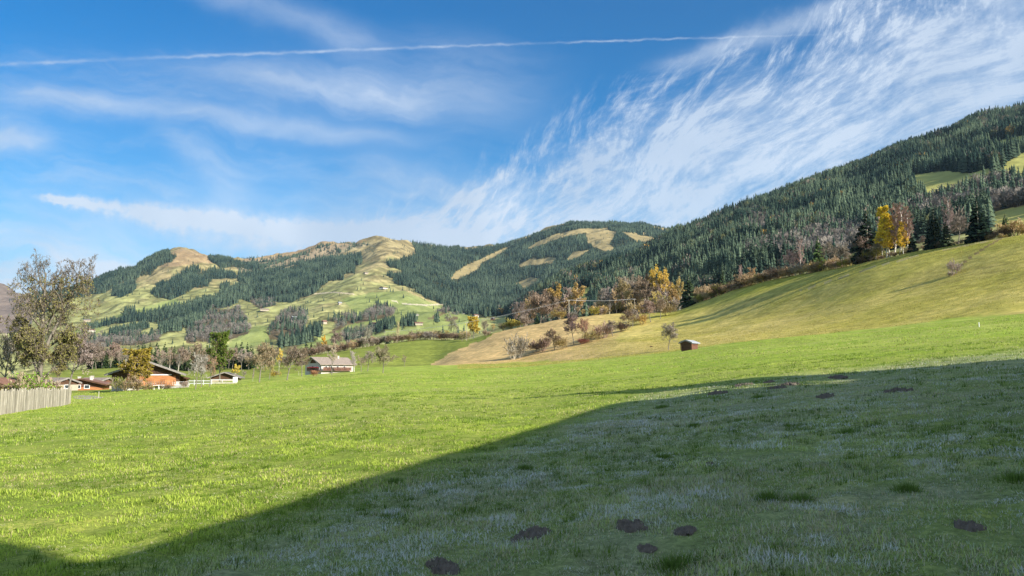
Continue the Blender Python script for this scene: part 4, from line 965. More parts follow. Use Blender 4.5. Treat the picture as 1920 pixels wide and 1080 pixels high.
plant('broadleaf_tree', 538, 713, 645, 'round', PINK, 'wide pinkish bare orchard tree with pale forked trunk', None, 1.15)
plant('broadleaf_tree', 566, 706, 650, 'fine', BROWN, 'thin bare tree left of the white chalet with the long roof', None, .95)
plant('broadleaf_tree', 458, 712, 692, 'b1', GREYB, 'tiny bare grey tree right of the small dark hut', None, 1.0)
plant('bush', 590, 705, 692, 'bush0', RUST, 'low reddish brown shrub before the gable of the long roofed chalet', None, 1.3, cat='shrub')
plant('broadleaf_tree', 622, 703, 642, 'b2', (0.42, .36, .28), 'bare tree with pale trunk standing in front of the long roofed chalet', None, .75)
plant('broadleaf_tree', 664, 697, 655, 'poplar', (0.44, .38, .32), 'slender pale bare tree at the right end of the long roofed chalet', None, 1.2)
plant('broadleaf_tree', 689, 696, 656, 'fine', GREYB, 'bushy bare tree between the long roofed chalet and the lone meadow tree', None, 1.15)
plant('broadleaf_tree', 677, 697, 664, 'b1', BROWN, 'low brown bare tree right of the slender pale tree', None, 1.2)
plant('broadleaf_tree', 718, 700, 644, 'round', (0.33, .28, .18), 'lone bare tree with straight trunk on the meadow edge', None, 1.15)
plant('broadleaf_tree', 758, 688, 664, 'b0', (0.30, .22, .18), 'small dark bare tree on the green slope right of the lone meadow tree', None, 1.0)
# wood edge behind the chalets
ws = [(178,640,'round',PINK),(196,648,'fine',PINK),(212,640,'round',PINK),(150,655,'fine',GREYB),(166,662,'b1',GREYB),(240,650,'birch',GREYB),(228,655,'round',GREYB),(306,655,'birch',GREYB),(322,650,'birch',BROWN),(338,660,'birch',GREYB),(352,655,'b0',BROWN),(368,640,'fine',BROWN),(388,650,'round',BROWN),(432,655,'fine',BROWN),(497,652,'fine',BROWN),(516,650,'round',BROWN),(551,650,'fine',TAN)]
NWORD = ['first', 'second', 'third', 'fourth', 'fifth', 'sixth', 'seventh', 'eighth', 'ninth', 'tenth', 'eleventh', 'twelfth', 'thirteenth', 'fourteenth', 'fifteenth', 'sixteenth', 'seventeenth', 'eighteenth', 'nineteenth', 'twentieth'] + ['twenty-%s' % w_ for w_ in ('first', 'second', 'third', 'fourth', 'fifth', 'sixth', 'seventh', 'eighth', 'ninth')] + ['thirtieth'] + ['thirty-%s' % w_ for w_ in ('first', 'second', 'third', 'fourth', 'fifth', 'sixth', 'seventh', 'eighth', 'ninth')] + ['fortieth'] + ['forty-%s' % w_ for w_ in ('first', 'second', 'third', 'fourth', 'fifth', 'sixth', 'seventh', 'eighth', 'ninth')]
def cname(c):
    return {BROWN: 'brown', GREYB: 'grey brown', PINK: 'pinkish', TAN: 'tan', DARKB: 'dark brown', GOLD: 'golden', YEL: 'yellow', OLIVE: 'olive', GREEN: 'green', RUST: 'russet', RED: 'red'}.get(c, 'brown')
ws += [(130 + i * 17 + rs.uniform(-5, 5), rs.uniform(648, 662), rs.choice(['round', 'fine', 'b0', 'b1']), rs.choice([GREYB, BROWN, PINK, TAN])) for i in range(21)]
for i, (px_, yt, st, c) in enumerate(sorted(ws)):
    plant('broadleaf_tree', px_, 692, yt, st, c, 'bare %s tree in the wood edge behind the chalets, %s from its left' % (cname(c), NWORD[i]), None, 1.0, r=rs.uniform(405, 440), group='bare trees of the wood edge behind the chalets')
for i, (px_, yt) in enumerate(sorted([(184,655),(204,658),(222,652),(248,646),(262,640),(272,636),(284,640),(297,637),(312,640),(330,645),(346,640),(378,648),(445,640),(455,636),(466,640),(476,648),(508,656),(130,668)] + [(178 + i * 13.5 + rs.uniform(-4, 4), rs.uniform(642, 660)) for i in range(23)])):
    plant('spruce', px_, 692, yt, 'spr%d' % (i % 6), (0.045, 0.07, 0.028), 'dark spruce in the wood edge behind the chalets, %s spruce from its left' % NWORD[i], None, 1.15, r=rs.uniform(420, 470), group='spruces of the wood edge behind the chalets')
# lower hedge bank and its trees (from the chalet with the long roof to the gold tree)
RK = lambda px: float(np.interp(px, [1120, 1160, 1250, 1310, 1400, 1500, 1640], [1.02, 1.055, 1.125, 1.12, 1.108, 1.074, 1.0])) if 1120 < px < 1640 else 1.0
def hedge(pts, n, h0, h1_, cols, where, styles=('bush0', 'bush1', 'bush2', 'bush3', 'bush4'), dr=0.0, wf=1.35):
    pts = np.array(pts, float); xs = np.linspace(pts[0, 0], pts[-1, 0], n)
    for i, x_ in enumerate(xs):
        x_ = x_ + rs.uniform(-3, 3); yb = np.interp(x_, pts[:, 0], pts[:, 1]); rr_ = np.interp(x_, pts[:, 0], pts[:, 2]) + rs.uniform(-1, 1) * dr
        k0 = RK(x_) if rr_ < 600 else 1.0; g0 = ground_r(x_, rr_ * k0); te_ = (g0.z - CAMZ) / (rr_ * k0); a_, _q = pix2dir(x_, yb); ybr = float(dir2pix(np.array([a_]), np.array([te_]))[1][0])
        c = rs.choice(cols); hp_ = rs.uniform(h0, h1_)
        plant('bush', x_, yb, ybr - hp_, rs.choice(styles), c, '%s bush, %s from the left in %s' % (cname(c), NWORD[i], where), c, wf, r=rr_, cat='shrub', group='bushes of ' + where)
hedge([(568,668,520),(600,660,530),(640,656,545),(700,650,560),(760,641,560),(800,637,560),(870,637,540)], 44, 12, 21, [BROWN, DARKB, RUST, TAN, BROWN, GREYB], 'the hedge bank above the green slope', dr=10)
for (px_, yt, st, c, lc, lb, wf) in [
    (610,628,'topyellow',TAN,GOLD,'slim golden tree at the left part of the lower hedge bank',.7),(634,618,'round',PINK,None,'pinkish bare tree behind the slim golden tree',1.0),
    (585,640,'spr1',(0.05,.07,.03),None,'dark conifer at the left end of the lower hedge bank',1.3),(576,636,'spr3',(0.05,.07,.03),None,'dark conifer next to the left end of the lower hedge bank',1.3),
    (598,640,'fine',BROWN,None,'brown bare tree between the dark conifers and the slim golden tree',1.0),
    (653,636,'fine',GREYB,None,'grey bare tree in the lower hedge bank right of the pinkish one',1.0),(692,612,'fine',(0.42,.37,.28),None,'tall pale bare tree rising from the middle of the lower hedge bank',.8),
    (745,600,'birch',(0.46,.42,.22),None,'tall yellowish bare tree rising above the hedge bank',.7),(728,624,'spr2',(0.05,.07,.04),None,'small dark conifer at the middle of the hedge bank',1.2),
    (852,597,'fine',(0.38,.34,.24),None,'tall grey bare tree left of the large gold tree',.8),(836,618,'sparse',TAN,YEL,'low yellow leaved tree left of the utility pole',1.1),
    (888,592,'dense',TAN,(0.62,.45,.06),'large gold tree at the top of the tan field',1.0),(908,600,'fine',GREYB,None,'grey bare tree right of the large gold tree',1.0),
    (926,606,'sparse',TAN,YEL,'yellowish tree behind the crest of the tan field',1.0)]:
    rr_ = 545 if px_ < 880 else 510; g0 = ground_r(px_, rr_)
    plant('conifer' if st[:3] == 'spr' else 'broadleaf_tree', px_, 637, yt, st, c, lb, lc, wf, r=rr_ + 4)
plant('bush', 912, 636, 616, 'bush1', BROWN, 'round brown bush at the corner of the tan field under the large gold tree', None, 1.3, r=480, cat='shrub')
plant('bush', 868, 640, 622, 'bush3', BROWN, 'olive brown bush at the foot of the wooden utility pole', OLIVE, 1.0, cat='shrub')
# crest of the tan field
crest = [(945,622,604,'bush3',BROWN,OLIVE,'olive bush'),(958,618,598,'bush4',OLIVE,OLIVE,'yellow green bush'),(970,613,600,'bush3',OLIVE,YEL,'yellow bush'),(985,612,592,'bush1',PINK,None,'pinkish grey bare bush'),(1007,608,586,'spr4',(0.09,.12,.05),None,'small pale green conifer'),(1020,605,598,'bush0',GREYB,None,'low grey bush'),(1050,598,579,'bush4',TAN,(0.40,.30,.08),'round olive brown bush'),(1093,592,582,'sparse',TAN,YEL,'tiny yellowish tree'),(1113,590,576,'bush5',OLIVE,(0.45,.42,.08),'yellow green round bush'),(1127,588,575,'bush3',TAN,GOLD,'small golden bush'),(1076,595,585,'bush0',GREYB,None,'low pale grey bush')]
for px_, yb, yt, st, c, lc, lb in crest:
    plant('conifer' if st[:3] == 'spr' else 'bush' if st[:4] == 'bush' else 'broadleaf_tree', px_, yb, yt, st, c, lb + ' on the crest of the tan field' + (' left of the pale pole' if px_ < 1067 else ' right of the pale pole'), lc, 1.3, r=np.interp(px_, [930, 1010, 1080, 1160], [505, 475, 465, 455]), cat='conifer' if st[:3] == 'spr' else 'shrub' if st[:4] == 'bush' else 'tree')
# behind that crest: orange trees and bare wood
mid = [(1050,548,'topyellow',TAN,(0.52,.34,.10),'orange leaved tree behind the crest left of the pale pole',1.0),(1079,544,'topyellow',TAN,(0.48,.33,.12),'orange brown tree behind the crest right of the pale pole',1.0),(1064,552,'fine',PINK,None,'pinkish bare tree behind the pale pole',1.0),(1012,556,'round',BROWN,OLIVE,'bare olive brown tree among the spruces below the forest',1.2),(1030,562,'fine',BROWN,None,'bare brown tree left of the orange leaved tree',1.1),(990,570,'sparse',TAN,OLIVE,'pale olive tree at the foot of the forest',1.0),(975,574,'fine',GREYB,None,'grey bare tree at the left foot of the forest',1.1)]
for px_, yt, st, c, lc, lb, wf in mid: plant('broadleaf_tree', px_, 600, yt, st, c, lb, lc, wf, r=600 + rs.uniform(-20, 40))
wd = []
for i in range(48):
    px_ = 1116 + i * 3.2 + rs.uniform(-3, 3); yt = np.interp(px_, [1120, 1160, 1200, 1240, 1270], [560, 538, 528, 536, 548]) + rs.uniform(-6, 16); wd.append((px_, yt, rs.choice(['fine', 'round', 'b0', 'b2', 'birch', 'fine']), rs.choice([BROWN, PINK, TAN, GREYB, BROWN])))
for i, (px_, yt, st, c) in enumerate(sorted(wd)):
    plant('broadleaf_tree', px_, 590, yt, st, c, 'bare %s tree in the grove above the tan field, %s from its left' % (cname(c), NWORD[i]), None, .9, r=rs.uniform(452, 540) if px_ < 1210 else rs.uniform(418, 470), group='bare trees of the grove above the tan field')
for i in range(18):
    x_ = 1118 + i * 8.5; plant('bush', x_, 590, np.interp(x_, [1118, 1190, 1270], [574, 572, 560]) + rs.uniform(-8, 6), 'bush%d' % (i % 5), rs.choice([BROWN, DARKB, GREYB, TAN]), 'bushy undergrowth under the grove above the tan field, %s clump from the left' % NWORD[i], OLIVE, 1.3, r=rs.uniform(450, 475) if x_ < 1200 else RC(1310) + 25, cat='shrub', group='undergrowth of the grove above the tan field')
for px_, yt, st, c, lc, lb, wf, r_ in [(1233,514,'topyellow',GREYB,(0.72,.52,.10),'bright yellow topped aspen left of the shaggy spruce',.8,425),(1250,518,'topyellow',GREYB,(0.68,.48,.11),'second yellow topped aspen nearest the shaggy spruce',.75,420),(1275,520,'topyellow',TAN,(0.52,.38,.14),'orange leaved tree directly behind the shaggy spruce',.8,440),(1228,552,'sparse',TAN,YEL,'small yellow tree under the bright aspens',1.0,405),(1262,540,'leafy',TAN,(0.45,.30,.12),'tan brown tree between aspens and shaggy spruce',1.0,420),(1190,575,'sparse',TAN,YEL,'low yellow tree at the grove foot',1.0,440)]:
    plant('broadleaf_tree', px_, 580, yt, st, c, lb, lc, wf, r=r_)
plant('spruce', 1293, 574, 512, 'spr2', (0.055, 0.085, 0.040), 'shaggy dark spruce standing alone left of the long hedge', None, 1.45, r=392)
# bushes on the tan field
for px_, yb, yt, st, c, lc, lb, wf in [
    (972,672,628,'bush1',GREYB,None,'tall grey bare bush lowest on the tan field',.85),(962,674,650,'bush0',(0.5,.44,.34),None,'pale stemmed bush at the foot of the tall grey bare bush',1.0),
    (1003,661,640,'bush2',DARKB,None,'dark brown bush left in the tan field row',1.3),(1018,659,632,'bush1',DARKB,None,'dark bush next to the brown tree in the tan field row',1.2),(1040,657,622,'round',BROWN,None,'brown bare tree in the middle of the tan field row',1.15),(1052,655,630,'bush4',TAN,(0.35,.28,.10),'olive brown bush beside the tall bare tree of the row',1.0),
    (1076,646,596,'round',(0.33,.24,.20),None,'tall dark bare tree of the tan field row',.85),(1097,643,604,'fine',(0.46,.26,.19),None,'reddish bare tree right of the tall dark one',.95),(1106,642,622,'bush3',TAN,(0.40,.36,.12),'yellow green bush in the tan field row',1.3),(1092,645,634,'bush2',(0.42,.17,.13),None,'low red twigged bush under the reddish tree',2.0),
    (1119,634,618,'bush5',(0.4,.1,.1),(0.50,.05,.06),'crimson bush in the tan field row',1.0),(1132,634,606,'bush1',BROWN,None,'brown bare bush right of the crimson one',1.2),(1149,631,604,'round',GREYB,None,'round grey bare tree right end of the tan field row',1.1),(1166,622,604,'bush2',DARKB,None,'dark brown bush beneath the grove',1.4),(1172,616,585,'round',BROWN,None,'brown bare tree below the grove left of the golden bush',1.1),(1186,613,584,'fine',GREYB,None,'grey bare tree below the grove beside the golden bush',1.1),(1202,609,586,'bush4',TAN,(0.58,.40,.10),'golden bush below the grove',1.2),(1220,604,568,'round',(0.42,.31,.24),None,'large brown bush tree below the aspens',1.1),(1238,598,566,'fine',(0.44,.33,.24),None,'large tan bush tree at the right foot of the grove',1.1),(1250,592,570,'bush1',TAN,None,'tan bush at the grove end before the shaggy spruce',1.3),
    (1253,656,612,'round',(0.40,.33,.26),None,'lone bare grey tree left of the little field hut',1.1)]:
    b_ = st[:4] == 'bush'
    plant('bush' if b_ else 'broadleaf_tree', px_, yb, yt, st, c, lb, lc, wf, cat='shrub' if b_ else 'tree')
# long hedge on the right
hedge([(x__, 500, RC(x__) - 3) for x__ in (1308, 1340, 1400, 1450, 1500, 1560, 1600, 1640)], 46, 12, 26, [BROWN, TAN, GREYB, TAN, BROWN, OLIVE, DARKB], 'the long dark hedge on the right slope', dr=4, wf=1.3)
for i, x_ in enumerate(np.linspace(1312, 1352, 7)):
    plant('bush', x_, 560, 530 + rs.uniform(-3, 8), 'bush%d' % (i % 3), TAN, 'tall tan bush right of the shaggy spruce, %s from the left of its clump' % NWORD[i], None, 1.0, r=392 + rs.uniform(0, 12), cat='shrub', group='tall tan bushes right of the shaggy spruce')
hedge([(1365,532,388),(1400,522,385),(1450,508,372),(1500,498,362),(1560,488,352),(1600,482,346)], 24, 12, 19, [YEL, TAN, OLIVE, TAN, RUST], 'the yellow brown back row behind the long hedge', styles=('bush3', 'bush4', 'bush5', 'bush0'), dr=5)
hedge([(x__, 480, RC(x__) - 2) for x__ in (1650, 1700, 1760, 1830, 1870)], 26, 7, 14, [DARKB, TAN, BROWN, OLIVE], 'the low hedge under the big right spruces', dr=3)
DS = (0.022, 0.036, 0.022)
for kind, px_, yt, st, c, lc, lb, wf, r_ in [
    ('spruce',1357,502,'spr0',(0.05,.075,.035),None,'small spruce rising from the left part of the long hedge',1.2,384),('broadleaf_tree',1393,495,'birch',(0.48,.36,.32),None,'thin pale bare tree behind the long hedge',.8,395),('broadleaf_tree',1412,500,'sparse',TAN,(0.55,.32,.14),'small orange tree behind the long hedge',1.0,395),
    ('broadleaf_tree',1505,446,'birch',(0.40,.27,.24),None,'reddish bare tree in the middle of the long hedge',.9,355),('spruce',1540,441,'spr1',(0.10,.15,.05),None,'bright green spruce behind the long hedge',1.3,356),('broadleaf_tree',1490,465,'fine',(0.36,.27,.25),None,'low reddish bare tree left of the reddish one in the long hedge',1.0,356),('broadleaf_tree',1562,452,'fine',GREYB,None,'grey bare tree right of the bright green spruce',1.0,358),('broadleaf_tree',1585,456,'round',GREYB,None,'wide grey bare tree left of the broad dark spruce',1.0,352),
    ('spruce',1634,392,'spr4',DS,None,'broad dark spruce left of the golden birches',1.75,338),('broadleaf_tree',1628,440,'fine',PINK,None,'bare pinkish tree in front of the broad dark spruce',1.1,333),('broadleaf_tree',1648,450,'fine',PINK,None,'low bare tree between the broad dark spruce and golden birches',1.1,332),
    ('birch',1669,388,'column',TAN,(0.80,.60,.06),'tallest golden birch right of the broad dark spruce',1.25,333),('birch',1675,400,'column',TAN,(0.78,.58,.07),'golden birch touching the tallest one',1.2,332),('birch',1701,413,'column',TAN,(0.76,.55,.07),'right hand golden birch beside the bare birches',1.15,331),
    ('birch',1683,382,'birch',(0.52,.36,.30),None,'bare pinkish birch directly right of the tallest golden birch',1.3,334),('birch',1694,378,'birch',(0.52,.36,.30),None,'tallest bare pinkish birch of the birch group',1.4,335),('birch',1708,384,'birch',(0.52,.36,.30),None,'rightmost bare pinkish birch of the birch group',.85,334),('birch',1661,392,'birch',(0.50,.36,.28),None,'bare birch between the broad dark spruce and the golden birch',.6,335),
    ('spruce',1718,434,'spr5',DS,None,'small dark spruce right of the birch group',1.4,330),('spruce',1762,385,'spr0',DS,None,'dark spruce with ragged top between birches and bare tree',1.25,332),('spruce',1784,412,'spr2',(0.045,.06,.03),None,'shorter dark spruce partly hidden in the tall bare tree',1.4,331),('spruce',1752,410,'spr3',DS,None,'shorter dark spruce left beside the ragged topped spruce',1.2,331),
    ('birch',1789,366,'birch',(0.50,.36,.33),None,'tall bare birch with white limbs between two big spruces',.95,335),('broadleaf_tree',1806,402,'fine',(0.40,.30,.26),None,'bare brown tree left of the largest spruce',1.2,333),('broadleaf_tree',1738,440,'fine',(0.36,.28,.24),None,'low bare tree left of the ragged topped spruce',1.3,334),
    ('spruce',1846,368,'spr4',DS,None,'largest spruce, dense and dark, at the top of the right slope',1.5,332),('spruce',1836,392,'spr1',DS,None,'slimmer dark spruce leaning against the largest spruce',1.3,333),
    ('bush',1868,430,'bush1',BROWN,None,'brown bare bush right of the largest spruce',1.5,336),('bush',1884,424,'bush0',(0.36,.27,.2),None,'tall brown bush between the largest spruce and the yellow bush',1.4,338),('spruce',1898,398,'spr2',(0.07,.10,.04),None,'small green spruce near the right edge of the picture',1.5,345),
    ('bush',1889,434,'bush4',TAN,(0.52,.42,.10),'pale yellow bush at the top corner of the right field',1.3,330),('bush',1916,410,'bush3',TAN,(0.50,.36,.10),'golden brown bush at the right edge of the picture',1.4,340),('bush',1935,420,'bush5',TAN,(0.45,.36,.12),'olive bush cut by the right edge of the picture',1.4,338),('bush',1904,420,'bush2',DARKB,None,'dark bush under the small green spruce',1.4,339)]:
    plant(kind, px_, 480, yt, st, c, lb, lc, wf, r=(RC(px_) + (r_ - 334) * .8 - 1 if px_ > 1600 else min(r_, RC(px_) + 8)), cat='shrub' if kind == 'bush' else 'tree')
plant('bush', 1790, 514, 482, 'bush1', (0.50, .40, .34), 'lone bare bush in the open field of the right slope', None, .8, cat='shrub')
plant('bush', 1783, 518, 506, 'bush2', (0.48, .38, .32), 'low bare shrub at the foot of the lone bare bush', None, 1.2, cat='shrub')
# unseen spruce east of the farmhouse: throws the thin finger of shade
L_ = 43.0; tipg = Vector((-3.1, 35.2)); sd2 = Vector((SUNV.x, SUNV.y)).normalized(); bs_ = tipg + sd2 * L_
gz2 = float(zat(bs_.x, bs_.y)); hsp = float(zat(tipg.x, tipg.y)) + L_ * math.tan(SUN_EL) - gz2
lst = [('trunk', SPR[1][0], (1, 1, 1)), ('crown', SPR[1][1], (0.05, .08, .03))]
one_tree('spruce', lst, (bs_.x, bs_.y, gz2), hsp, 1.15, 0, None, 'tallest unseen spruce behind the long white farmhouse, placed to cast the thin shadow finger', 'tree')
for tx_, ty_, LL, lb in ((6.5, 27.0, 30, 'nearest'), (5.9, 25.9, 28, 'second'), (5.3, 25.3, 31, 'third'), (9.5, 23.6, 27, 'lowest'), (9.9, 24.6, 33, 'rearmost')):  # unseen spruces, added to close the lit gap in the turf shadow
    tipg = Vector((tx_, ty_)); bs_ = tipg + sd2 * LL; gz2 = float(zat(bs_.x, bs_.y)); hsp = float(zat(tipg.x, tipg.y)) + LL * math.tan(SUN_EL) - gz2
    one_tree('spruce', lst, (bs_.x, bs_.y, gz2), hsp, 1.9, tx_, None, '%s of the unseen broad spruces added behind the farmhouse to fill the turf shadow' % lb, 'tree', 'unseen spruces added to fill the turf shadow')

# ------------------------------------------------------------------ buildings in the picture
def bld_at(px, yb): g_ = ground(px, yb); return g_
g_ = ground_r(283, 138)
big_ch = chalet('chalet', 'big chalet with orange timber balcony and wide grey roof behind a golden tree', (g_.x, g_.y, g_.z - .1), rad(22), w=9.4, d=10, h1=1.3, h2=2.55, rise=1.75, over=1.2, m1='white_plaster', m2='dark_wood', roof='grey_tiles',
    front=((1.0, 1.75, 1.2, .75), (2.9, 1.75, 1.0, .75), (1.0, .55, .9, .7)), balcony=(-1.0, 4.2, .75, 'orange_wood'), chimneys=((-.3, .3),), door=False)
PB().box(-.8, 3.6, -5.25, -5.10, 2.25, 2.40).build('beam', 'white_paint', big_ch)
PB().prism([(1.4, 3.3), (3.9, 2.3), (3.9, 2.0), (1.4, 2.6)], -5.13, -5.06).build('gable_panel', 'dark_wood', big_ch)
PB().box(-1.2, 4.2, -5.12, -5.045, 1.3, 2.2).build('gable_cladding', 'orange_wood', big_ch)
PB().box(4.35, 4.42, -4.5, 0, 0, 1.6).build('side_board', 'orange_wood', big_ch)
g2 = ground_r(337, 140); o = empty('carport', (g2.x, g2.y, g2.z), rad(20)); tag(o, 'dark lean-to carport attached right of the big chalet', 'carport')
PB().prism([(-1.9, 2.15), (1.9, 1.25), (1.9, 1.40), (-1.9, 2.32)], -2.6, 3).build('roof', 'dark_wood', o)
for sx_, zt_ in ((-1.6, 2.0), (1.6, 1.25)):
    for sy_ in (-2.4, 2.6): PB().box(sx_ - .07, sx_ + .07, sy_ - .07, sy_ + .07, -.5, zt_).build('post', 'dark_wood', o)
PB().box(-1.5, 1.5, 2.5, 2.58, 0, 1.5).build('back_wall', 'dark_wood', o)
g2 = ground_r(335, 132); o = empty('garden_wall', (g2.x, g2.y, g2.z), rad(3)); tag(o, 'low pale garden wall with white coping in front of the carport', 'wall')
PB().box(-2.1, 2.0, -.15, .15, -.5, .42).build('wall', 'stone', o); PB().box(-2.2, 2.1, -.2, .2, .42, .52).build('coping', 'white_paint', o)
PB().bar((-2.1, 0, .95), (2, 0, .95), .035).bar((-2.1, 0, .5), (-2.1, 0, .95), .03).bar((0, 0, .5), (0, 0, .95), .03).bar((2, 0, .5), (2, 0, .95), .03).build('railing', 'grey_paint', o)
for i, (px_, lb) in enumerate(((300, 'white'), (308, 'pale'))):
    g2 = ground_r(px_, 128); o = empty('garden_table', (g2.x, g2.y, g2.z), rad(10)); tag(o, '%s garden %s in front of the orange balcony%s' % (lb, 'table', ', the %s one' % ('left' if i == 0 else 'right')), 'table')
    PB().box(-.4, .4, -.3, .3, .66, .72).build('table_top', 'white_paint', o)
    for a_ in (-.34, .34):
        for b2 in (-.24, .24): PB().box(a_ - .03, a_ + .03, b2 - .03, b2 + .03, 0, .66).build('leg', 'white_paint', o)
g2 = ground_r(390, 150); o = empty('rail_fence', (g2.x, g2.y, g2.z), rad(4)); tag(o, 'grey two bar rail fence between the pale forked tree and the feed trailer', 'fence')
rl = PB().box(-3.6, 1.2, -.03, .03, .85, .97).box(-3.6, 1.2, -.03, .03, .40, .52); rl.build('rail', 'grey_paint', o)
for x_ in (-3.5, -1.9, -.3, 1.1): PB().box(x_ - .06, x_ + .06, -.09, -.031, -.4, 1.1).build('post', 'grey_paint', o)
g2 = ground_r(426, 150); o = empty('hay_trailer', (g2.x, g2.y, g2.z + .12), rad(4)); tag(o, 'long pale flat hay trailer with raised bar and end posts on the meadow', 'trailer')
PB().box(-2.3, 1.9, -.9, .9, .12, .30).build('bed', 'pale_wood', o); PB().box(-2.3, 1.9, -.93, -.87, .72, .84).box(-2.3, -2.2, -.93, -.87, .3, .72).box(-.2, -.1, -.93, -.87, .3, .72).build('side_rail', 'grey_paint', o)
PB().box(1.7, 2.0, -.95, .95, .30, 1.25).build('end_board', 'white_paint', o)
for x_ in (-1.6, 1.1):
    for y_ in (-.75, .75):
        a_ = np.array([[x_, y_ - .08, .02]]); b2 = np.array([[x_, y_ + .08, .02]]); v, f = tubes(a_, b2, np.array([.26]), np.array([.26]), 14); add('wheel', new_mesh('wheel', v, f, False, None, [M['dark_pane']]), o)
g_ = ground_r(429, 215)
chalet('hut', 'small dark hut with low grey gable roof right of the tall green tree', (g_.x, g_.y, g_.z), rad(12), w=6.6, d=6, h1=.5, h2=1.0, rise=1.15, over=1.0, m1='cream_plaster', m2='dark_wood', roof='grey_tiles', cat='hut', front=(), chimneys=(), door=False)
g_ = ground_r(166, 175)
c3 = chalet('chalet', 'low chalet with orange timber front and three white chimneys beside the gnarled tree', (g_.x, g_.y, g_.z), rad(20), w=7.6, d=9, h1=.75, h2=1.25, rise=.95, over=1.0, m1='orange_wood', m2='red_wood', roof='brown_tiles', front=((-1.7, .8, .8, .6), (-.4, .8, .8, .6), (1.1, .8, .8, .6)), chimneys=((-.35, .5), (.2, .8), (.35, -.3)), door=False)
g_ = ground_r(188, 190); chalet('barn', 'low russet roofed barn behind the low orange chalet', (g_.x, g_.y, g_.z), rad(70), w=5, d=6, h1=.7, h2=1.5, rise=.8, over=.5, m1='cream_plaster', m2='red_wood', roof='russet_tiles', cat='barn', front=(), chimneys=(), door=False)
g_ = ground_r(118, 170); chalet('barn', 'cream walled shed with russet roof left of the low orange chalet', (g_.x, g_.y, g_.z), rad(60), w=4.5, d=5, h1=1.2, h2=1.5, rise=.8, over=.5, m1='cream_plaster', m2='dark_wood', roof='russet_tiles', cat='shed', front=((0, .8, .7, .6),), chimneys=(), door=False)
g_ = ground_r(8, 100); c0 = chalet('barn', 'red brown timber barn with white corner post at the left edge', (g_.x, g_.y, g_.z), rad(12), w=3.4, d=6, h1=.8, h2=1.5, rise=.7, over=.5, m1='red_wood', m2='red_wood', roof='brown_tiles', cat='barn', front=((-.3, .9, .7, .5),), chimneys=(), door=False)
PB().box(1.55, 1.75, -3.2, -3.0, 0, 1.5).build('corner_post', 'white_paint', c0)
g_ = ground_r(620, 226)
c2 = chalet('chalet', 'white chalet with long tiled roof and red flowered balcony at the meadow edge', (g_.x - .6, g_.y + 2.5, g_.z), rad(-39), w=7.3, d=11.2, h1=2.3, h2=2.7, rise=1.75, over=.9, m1='white_plaster', m2='white_plaster', roof='russet_tiles',
    front=((-2.4, 1.5, .6, .7), (-.8, 1.5, .6, .7), (.9, 1.5, .6, .7), (2.5, 1.5, .6, .7)), side=((-4, 1.75, .7, .6), (-2.2, 1.75, .7, .6), (0, 1.75, .7, .6), (2.4, 1.75, .7, .6)), chimneys=((.15, .45),), side_balcony=(.85, 'red_wood'), balcony=(-1.5, 3.6, .75, 'red_wood'))
PB().prism([(-1.3, 2.9), (1.3, 2.9), (.9, 3.6), (0, 4.1), (-.9, 3.6)], -5.72, -5.66).build('gable_panel', 'dark_wood', c2)
bl = PB()
rq = random.Random(4)
for i in range(60): x_ = rq.uniform(-1.4, 3.5); z_ = rq.uniform(1.5, 1.75); bl.box(x_, x_ + .12, -6.75, -6.62, z_, z_ + .12)
bl.build('flower_box', 'flower_red', c2)
g_ = ground(1293, 656.5)
hut = chalet('field_hut', 'little red brown field hut with metal roof alone on the slope', (g_.x, g_.y, g_.z + .05), rad(-38), w=2.2, d=2.9, h1=.85, h2=1.35, rise=.42, over=.45, m1='red_wood', m2='red_wood', roof='metal_roof', cat='hut', front=(), chimneys=(), door=False)
PB().box(-.95, .85, -1.54, -1.50, 0, 1.3).build('door', 'dark_wood', hut); PB().box(-1.2, -1.1, -1.6, -1.52, 0, 1.4).box(1.1, 1.2, -1.6, -1.52, 0, 1.4).build('corner_post', 'dark_wood', hut)
g_ = ground(1221, 651); o = empty('water_trough', (g_.x, g_.y, g_.z), rad(-10)); tag(o, 'small dark water trough on the slope left of the lone bare grey tree', 'trough')
PB().box(-.45, .45, -.2, .2, .12, .38).build('basin', 'dark_wood', o); PB().box(-.35, -.25, -.15, .15, -.1, .12).box(.25, .35, -.15, .15, -.1, .12).build('leg', 'dark_wood', o)
# scattered farms on the far hills
def far_farm(px, py, w_, label, roof='brown_tiles', m1='white_plaster', rz_=-30, name='farmhouse', h1=4.0, h2=5.5, rise=2.6):
    g_ = ground(px, py, 700); w_ = w_ * g_.xy.length / F
    chalet(name, label, (g_.x, g_.y, g_.z), rad(rz_), w=w_ * .75, d=w_, h1=h1, h2=h2, rise=rise, over=1.2, m1=m1, m2='dark_wood', roof=roof, cat='farmhouse', front=((-3, 2, 1, 1.2), (3, 2, 1, 1.2)), side=((-4, 2, 1, 1.2), (4, 2, 1, 1.2)), chimneys=((.1, .3),), door=False)
far_farm(719, 542, 13, 'white walled farmhouse high on the green pasture of the central hill')
far_farm(170, 622, 11, 'white gabled farmhouse at the left foot of the far spruce belt')
far_farm(163, 603, 10, 'long low pale barn on the far left pasture', 'grey_tiles', 'cream_plaster', -60, 'barn')
far_farm(214, 600, 7, 'small hay barn on the far left pasture below the round spruce clump', 'brown_tiles', 'cream_plaster', -50, 'barn')
far_farm(496, 583, 15, 'long farmhouse below the large square spruce wood', 'russet_tiles', 'cream_plaster', -70)
far_farm(686, 514, 7, 'tiny pale alpine hut right of the square wood corner', 'russet_tiles', 'cream_plaster', -50, 'alpine_hut')
far_farm(637, 571, 6, 'tiny pale hay hut in the middle of the tan pasture', 'metal_roof', 'cream_plaster', -50, 'alpine_hut')
